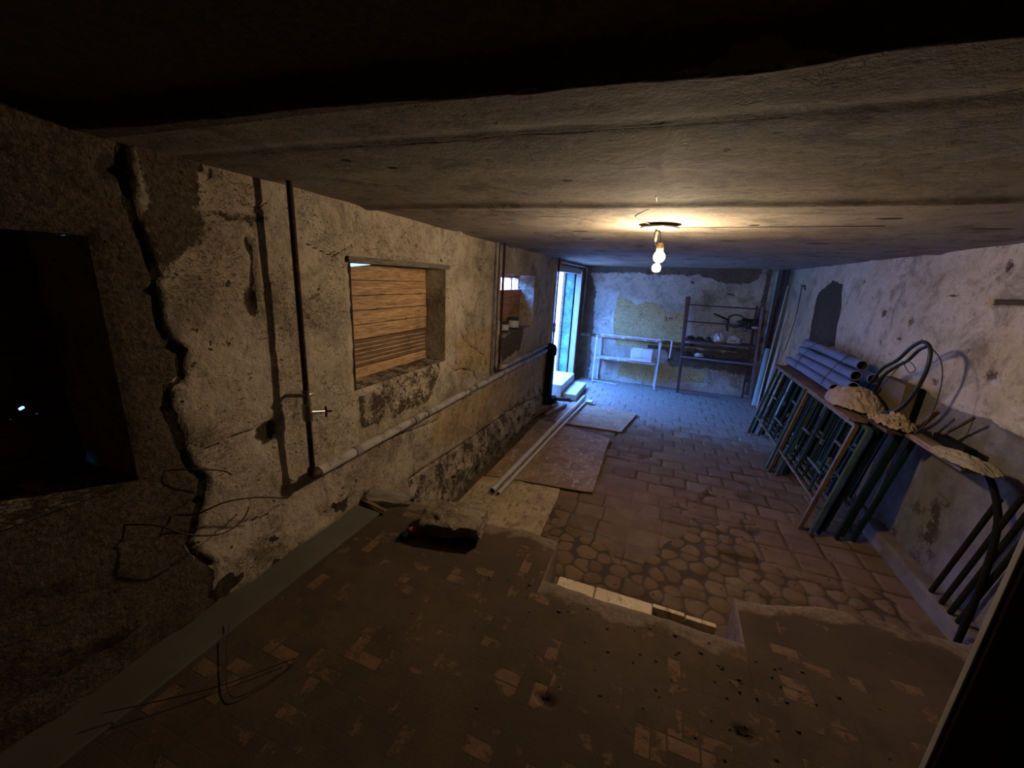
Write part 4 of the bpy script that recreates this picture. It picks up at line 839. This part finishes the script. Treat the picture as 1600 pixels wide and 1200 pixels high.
# items on the sill of the third window
for (y, z, r, h, lb) in ((4.40, 1.262, .062, .14, 'dark green tin on the small window sill, larger of the two'), (4.12, 1.262, .045, .11, 'small dark tin with pale label on the window sill, left of the green one')):
    c = thing('tin', lb, 'tin', (-1.63, y, z)); bm = B(); lathe(bm, [(r, 0), (r, h), (r * .93, h), (r * .93, h * .95)], (-1.63, y, z), 20); obj('can_body', bm, M['can_green'], c)
    bm = B(); lathe(bm, [(r * 1.015, h * .2), (r * 1.02, h * .75)], (-1.63, y, z), 20); obj('can_label', bm, M['can_label'], c)
bm = B(); lump(bm, (-1.645, 3.89, 1.30), (.06, .09, .10), 41, .4, 1.8, 4, False, True); obj('white_rag', bm, M['bag_white'], label='white crumpled rag at the left end of the small window sill', cat='rag')

# ================================================================ stack of steel frames leaning on the right wall
TH = math.atan2(.17, .92)
def frame_proto(name, label, group, y0, y1, mat_side, mat_bar, seed):
    r = random.Random(seed); H = .93; root = thing(name, label, 'metal frame', (1.27, y0, 0), group)
    def P(s, h): return Vector((1.27 + math.sin(TH) * h, y0 + s, .012 + math.cos(TH) * h))
    L = y1 - y0; up_ = (math.cos(TH), 0, -math.sin(TH))
    for s in (.0, L):
        bm = B(); bar(bm, P(s, 0), P(s, H), .028, .030, up=up_); obj('upright', bm, M[mat_side], root)
    bm = B(); bar(bm, P(0, H), P(L, H), .03, .03, up=up_); obj('top_rail', bm, M[mat_side], root)
    bm = B(); bar(bm, P(0, .26), P(L, .26), .022, .022, up=up_); obj('bottom_rail', bm, M['brown_steel'], root)
    n = 6
    for k in range(1, n):
        s = L * k / n + r.uniform(-.02, .02); bm = B(); bar(bm, P(s, .26), P(s, H), .030 if k % 2 else .014, .012, up=up_); obj('slat', bm, M['green_steel'], root)
    for s0, s1, h in ((L * .10, L * .40, .46), (L * .03, L * .16, .74), (L * .58, L * .75, .62)):
        bm = B(); bar(bm, P(s0, h), P(s1, h), .02, .02, up=up_); obj('crossbar', bm, M[mat_bar], root)
    for (s, h) in ((L * .07, .60), (L * .3, .66), (L * .65, .45)):
        bm = B(); p = P(s, h); box(bm, (p.x - .022, p.y - .015, p.z - .02), (p.x + .0, p.y + .015, p.z + .02), .003)
        obj('bracket', bm, M['teal_steel'], root)
    return root
G1 = 'green steel frames, near half of the leaning stack'; G2 = 'green steel frames, far half of the leaning stack'
near = frame_proto('steel_frame', 'near-half steel frame facing the room, with a brown end upright', G1, 3.50, 4.58, 'brown_steel', 'teal_steel', 1)  # plain steel frames leaning on the wall, not trestles
far = frame_proto('steel_frame', 'far-half steel frame facing the room, with pale teal uprights', G2, 4.68, 5.80, 'teal_steel', 'teal_steel', 2)
NTH = ['second', 'third', 'fourth', 'fifth', 'sixth', 'wall-side last']
offs = [.058, .118, .172, .232, .29, .345]
for k, dx in enumerate(offs):
    c = copy_tree(near, None, (dx, (-.06, -.02, .05, -.04, .03, -.02)[k], 0), ('bracket',) if k < 2 else ('bracket', 'crossbar'))
    c['label'] = NTH[k] + ' steel frame from the room, near half of the leaning stack'
    for ch in c.children:
        if ch.name.startswith('upright') or ch.name.startswith('top_rail'):
            ch.data = ch.data.copy(); ch.data.materials[0] = M['teal_steel' if k in (0,) else 'green_steel']
    c = copy_tree(far, None, (dx, (.03, -.03, .02, -.04, .05, 0)[k], 0), ('bracket', 'crossbar'))
    c['label'] = NTH[k] + ' steel frame from the room, far half of the leaning stack'
    for ch in c.children:
        if ch.name.startswith('upright') or ch.name.startswith('top_rail'):
            ch.data = ch.data.copy(); ch.data.materials[0] = M['green_steel' if k != 1 else 'brown_steel']
# boards lying on top
ZT = .955
def board(x0, x1, y0, y1, z0, z1, mat, label, rot=0.0, seed=1, cat='board'):
    r = random.Random(seed); bm = B(); box(bm, (x0, y0, z0), (x1, y1, z1), .004, jit=.002, rnd=r)
    if rot: c = Vector(((x0 + x1) / 2, (y0 + y1) / 2, z0)); bm.transform(Matrix.Translation(c) @ Matrix.Rotation(rot, 4, 'Z') @ Matrix.Translation(-c))
    return obj('board', bm, M[mat], label=label, cat=cat)
board(1.385, 1.50, 3.50, 5.72, ZT, ZT + .022, 'board_brown', 'long brown board along the room edge of the frame stack')
board(1.505, 1.60, 4.30, 5.74, ZT, ZT + .03, 'board_dark', 'dark board lying beside the long brown board at the far end')
board(1.53, 1.62, 3.3, 4.25, ZT, ZT + .024, 'board_dark', 'dark board under the beige sheet on the frame stack', .0, 3)
board(1.63, 1.72, 2.74, 4.05, ZT, ZT + .035, 'board_pinkish', 'dusty pinkish plank jutting past the near end of the frame stack')
# bundle of grey pipes
pc = [(1.535, .10, 0), (1.625, .05, 0), (1.72, -.03, 0), (1.565, -.16, 1), (1.655, .08, 1), (1.61, -.04, 2), (1.70, -.12, 2), (1.67, .06, 3)]
labs = ['lowest grey pipe of the bundle, nearest the room', 'middle grey pipe in the lowest row of the bundle', 'lowest grey pipe of the bundle, nearest the wall', 'grey pipe in the second row of the bundle, on the room side', 'grey pipe in the second row of the bundle, on the wall side', 'grey pipe in the third row of the bundle, on the room side', 'grey pipe in the third row of the bundle, on the wall side', 'topmost single grey pipe of the bundle']
ZP = .990
for (x, dy, row), lb in zip(pc, labs):
    z = ZP + .044 + row * .079; bm = B(); tube(bm, [(x, 4.20 + dy, z), (x, 5.75 + dy, z)], .0425, 18, inner=.88); obj('grey_pipe', bm, [M['pvc_grey'], M['hole']], loc=(x, 5 + dy, z - .0425), label=lb, cat='pipe', group='bundle of grey plastic pipes on the frames')
bm = B()
for y in (4.48, 5.35): tube(bm, spline([(1.485, y, 1.03), (1.515, y, 1.12), (1.56, y, 1.21), (1.62, y, 1.30), (1.67, y, 1.32), (1.735, y, 1.26), (1.77, y, 1.1)], 5), .003, 5)
obj('binding_wire', bm, M['wire'], label='thin wire tied around the grey pipe bundle', cat='wire')
# beige sheet heap, rags and paper
def drape(name, cx, cy, z0, sx, sy, h, seed, mat, label, rot=0, rim=.02, cat='cloth', fold=1.0, droop=None):
    us = np.linspace(-1, 1, 70); vs = np.linspace(-1, 1, 70); U, V = np.meshgrid(us, vs, indexing='ij')
    ang = np.arctan2(V, U); rr = np.hypot(U, V) / np.maximum(np.abs(np.cos(ang)), np.abs(np.sin(ang))).clip(.7) ; k = 1 + .25 * fbm(np.cos(ang) * 1.5 + seed, np.sin(ang) * 1.5, 3, seed)
    q = np.maximum(np.abs(U), np.abs(V)); X = U * (1 - .25 * V * V) * k; Y = V * (1 - .25 * U * U) * k
    hgt = h * np.clip(1 - q, 0, 1) ** .8 * (.7 + .9 * (fbm(U * 1.3 + seed, V * 1.3, 2, seed) + .2))
    fo = np.abs(fbm(U * 2.2 + V * .8, V * 1.6, 4, seed + 3)) * -2 + .3
    fo = fo + .6 * (.35 - np.abs(fbm(U * 4.5 - V * 2, V * 3.5 + U, 3, seed + 30)) * 3); Z = hgt + fold * .06 * fo * (.45 + .7 * (1 - q)) + .012; Z = np.maximum(Z, .004 + .012 * (fbm(U * 5, V * 5, 2, seed + 9) + .5))
    c, s_ = math.cos(rot), math.sin(rot); XX = cx + (X * c * sx - Y * s_ * sy); YY = cy + (X * s_ * sx + Y * c * sy); ZZ = z0 + Z
    if droop is not None: ZZ = droop(XX, YY, ZZ)
    n = 70; bm = B(); tv = [[bm.verts.new((XX[i, j], YY[i, j], ZZ[i, j])) for j in range(n)] for i in range(n)]
    for i in range(n - 1):
        for j in range(n - 1): f = bm.faces.new((tv[i][j], tv[i + 1][j], tv[i + 1][j + 1], tv[i][j + 1])); f.smooth = True
    o = obj(name, bm, M[mat], loc=(cx, cy, z0), label=label, cat=cat); sm = o.modifiers.new('thickness', 'SOLIDIFY'); sm.thickness = .004; sm.offset = 1
    return o
drape('beige_sheet', 1.55, 3.90, ZT + .03, .17, .28, .20, 3, 'cloth_beige', 'crumpled beige sheet heaped on the frame stack in front of the grey pipes', .0, droop=lambda X, Y, Z: Z - .05 * np.clip((1.40 - X) / .05, 0, 1))
drape('tan_rag', 1.60, 3.42, ZT + .03, .10, .17, .07, 8, 'cloth_tan', 'stained tan rag bunched up on the near end of the stack', .2, fold=1.3)
drape('dusty_paper', 1.665, 2.80, ZT + .038, .09, .19, .025, 14, 'paper', 'dusty sheet of paper drooping off the end of the jutting plank', .15, cat='paper', fold=.5, droop=lambda X, Y, Z: Z - .35 * np.clip(2.74 - Y, 0, 1) ** 1.6 - .25 * np.clip(1.62 - X, 0, 1))
bm = B(); box(bm, (1.725, 3.66, ZT + .005), (1.80, 4.05, 1.24), .004, jit=.004, rnd=rnd); obj('cardboard_box', bm, M['card_brown'], label='dark brown flattened cardboard box standing behind the beige sheet', cat='box')
bm = B(); box(bm, (1.735, 2.95, ZT - .02), (1.80, 3.24, ZT + .07), .004, jit=.004, rnd=rnd); obj('wood_block', bm, M['black'], label='black block lying against the wall behind the pinkish plank', cat='block')
# hose loop
ho = thing('rubber_hose', 'black rubber hose looping up above the beige sheet', 'hose', (1.62, 3.9, 1.0))
pts = [(1.66, 4.05, 1.10), (1.64, 3.96, 1.18), (1.63, 3.83, 1.32), (1.62, 3.64, 1.42), (1.61, 3.50, 1.53), (1.60, 3.37, 1.585), (1.60, 3.27, 1.55), (1.60, 3.24, 1.42), (1.60, 3.29, 1.25), (1.60, 3.40, 1.11), (1.60, 3.58, 1.03)]
bm = B(); tube(bm, spline(pts, 8), .012, 10); obj('hose_run', bm, M['rubber'], ho)
bm = B(); tube(bm, spline([(1.70, 4.0, 1.08), (1.67, 3.88, 1.25), (1.66, 3.72, 1.36), (1.65, 3.58, 1.43), (1.64, 3.47, 1.52), (1.625, 3.36, 1.56)], 8), .011, 10); obj('hose_run', bm, M['rubber'], ho)
bm = B(); tube(bm, spline([(1.60, 3.30, 1.57), (1.62, 3.18, 1.50), (1.62, 3.10, 1.36), (1.62, 3.10, 1.15), (1.62, 3.2, 1.0)], 8), .004, 6); tube(bm, spline([(1.64, 3.62, 1.42), (1.64, 3.5, 1.36), (1.63, 3.42, 1.40), (1.63, 3.55, 1.43), (1.64, 3.70, 1.30), (1.65, 3.8, 1.2)], 8), .003, 5); obj('loose_wire', bm, M['wire_dark'], ho)
bm = B(); bar(bm, (1.74, 3.42, ZT + .03), (1.74, 3.28, 1.16), .03, .02); obj('wood_wedge', bm, M['board_brown'], label='short pointed brown stick standing up behind the tan rag', cat='wood scrap')
bm = B(); tube(bm, [(1.77, 3.22, 1.02), (1.77, 3.02, 1.20)], .009, 8); obj('steel_rod', bm, M['iron'], label='short black rod sticking up from the stack toward the wall', cat='rod')

# kerb along the right wall
bm = B(); box(bm, (1.755, 1.80, -.02), (1.88, 3.75, .115), .02); o = obj('kerb', bm, simple('worn kerb', (.19, .145, .11), .85, var=.35, scale=6, bump=.4)); o['kind'] = 'structure'; o.name = 'trim_1'
# dark bars leaning at the right wall
for k, (a, b, r, lb) in enumerate((((1.775, 2.86, .118), (1.80, 2.70, .85), .014, 'leftmost dark bar of the group leaning at the lower right wall'), ((1.775, 2.76, .118), (1.80, 2.58, .95), .014, 'second dark bar from the left leaning at the lower right wall'), ((1.775, 2.68, .118), (1.80, 2.50, .98), .014, 'third dark bar from the left leaning at the lower right wall'), ((1.775, 2.61, .118), (1.79, 2.42, 1.0), .014, 'dark bar of the leaning group nearest the grey door edge'))):
    bm = B(); tube(bm, [a, b], r, 10); obj('dark_bar', bm, M['black'], loc=a, label=lb, cat='bar', group='dark bars leaning at the right wall')
bm = B(); tube(bm, spline([(1.81, 2.93, .965), (1.80, 2.84, .94), (1.79, 2.72, .86), (1.785, 2.63, .72), (1.74, 2.52, .45), (1.715, 2.48, .02)], 6), .016, 10); obj('bent_bar', bm, M['black'], label='dark bar with a curved top leaning at the lower right wall', cat='bar')

# open door leaf by the camera
dl = thing('door_leaf', 'dark grey steel door leaf at the right edge, standing on the upper floor', 'door', (.80, 1.10, PH))
bm = B(); box(bm, (.8065, 1.088, PH + .01), (1.62, 1.112, 2.12), .004); obj('panel', bm, M['door_dark'], dl)
bm = B(); box(bm, (.799, 1.100, PH + .01), (.806, 1.116, 2.12), .002); obj('edge_stile', bm, [M['door_edge_lit']], dl, label='pale door edge with the bulb light painted in')
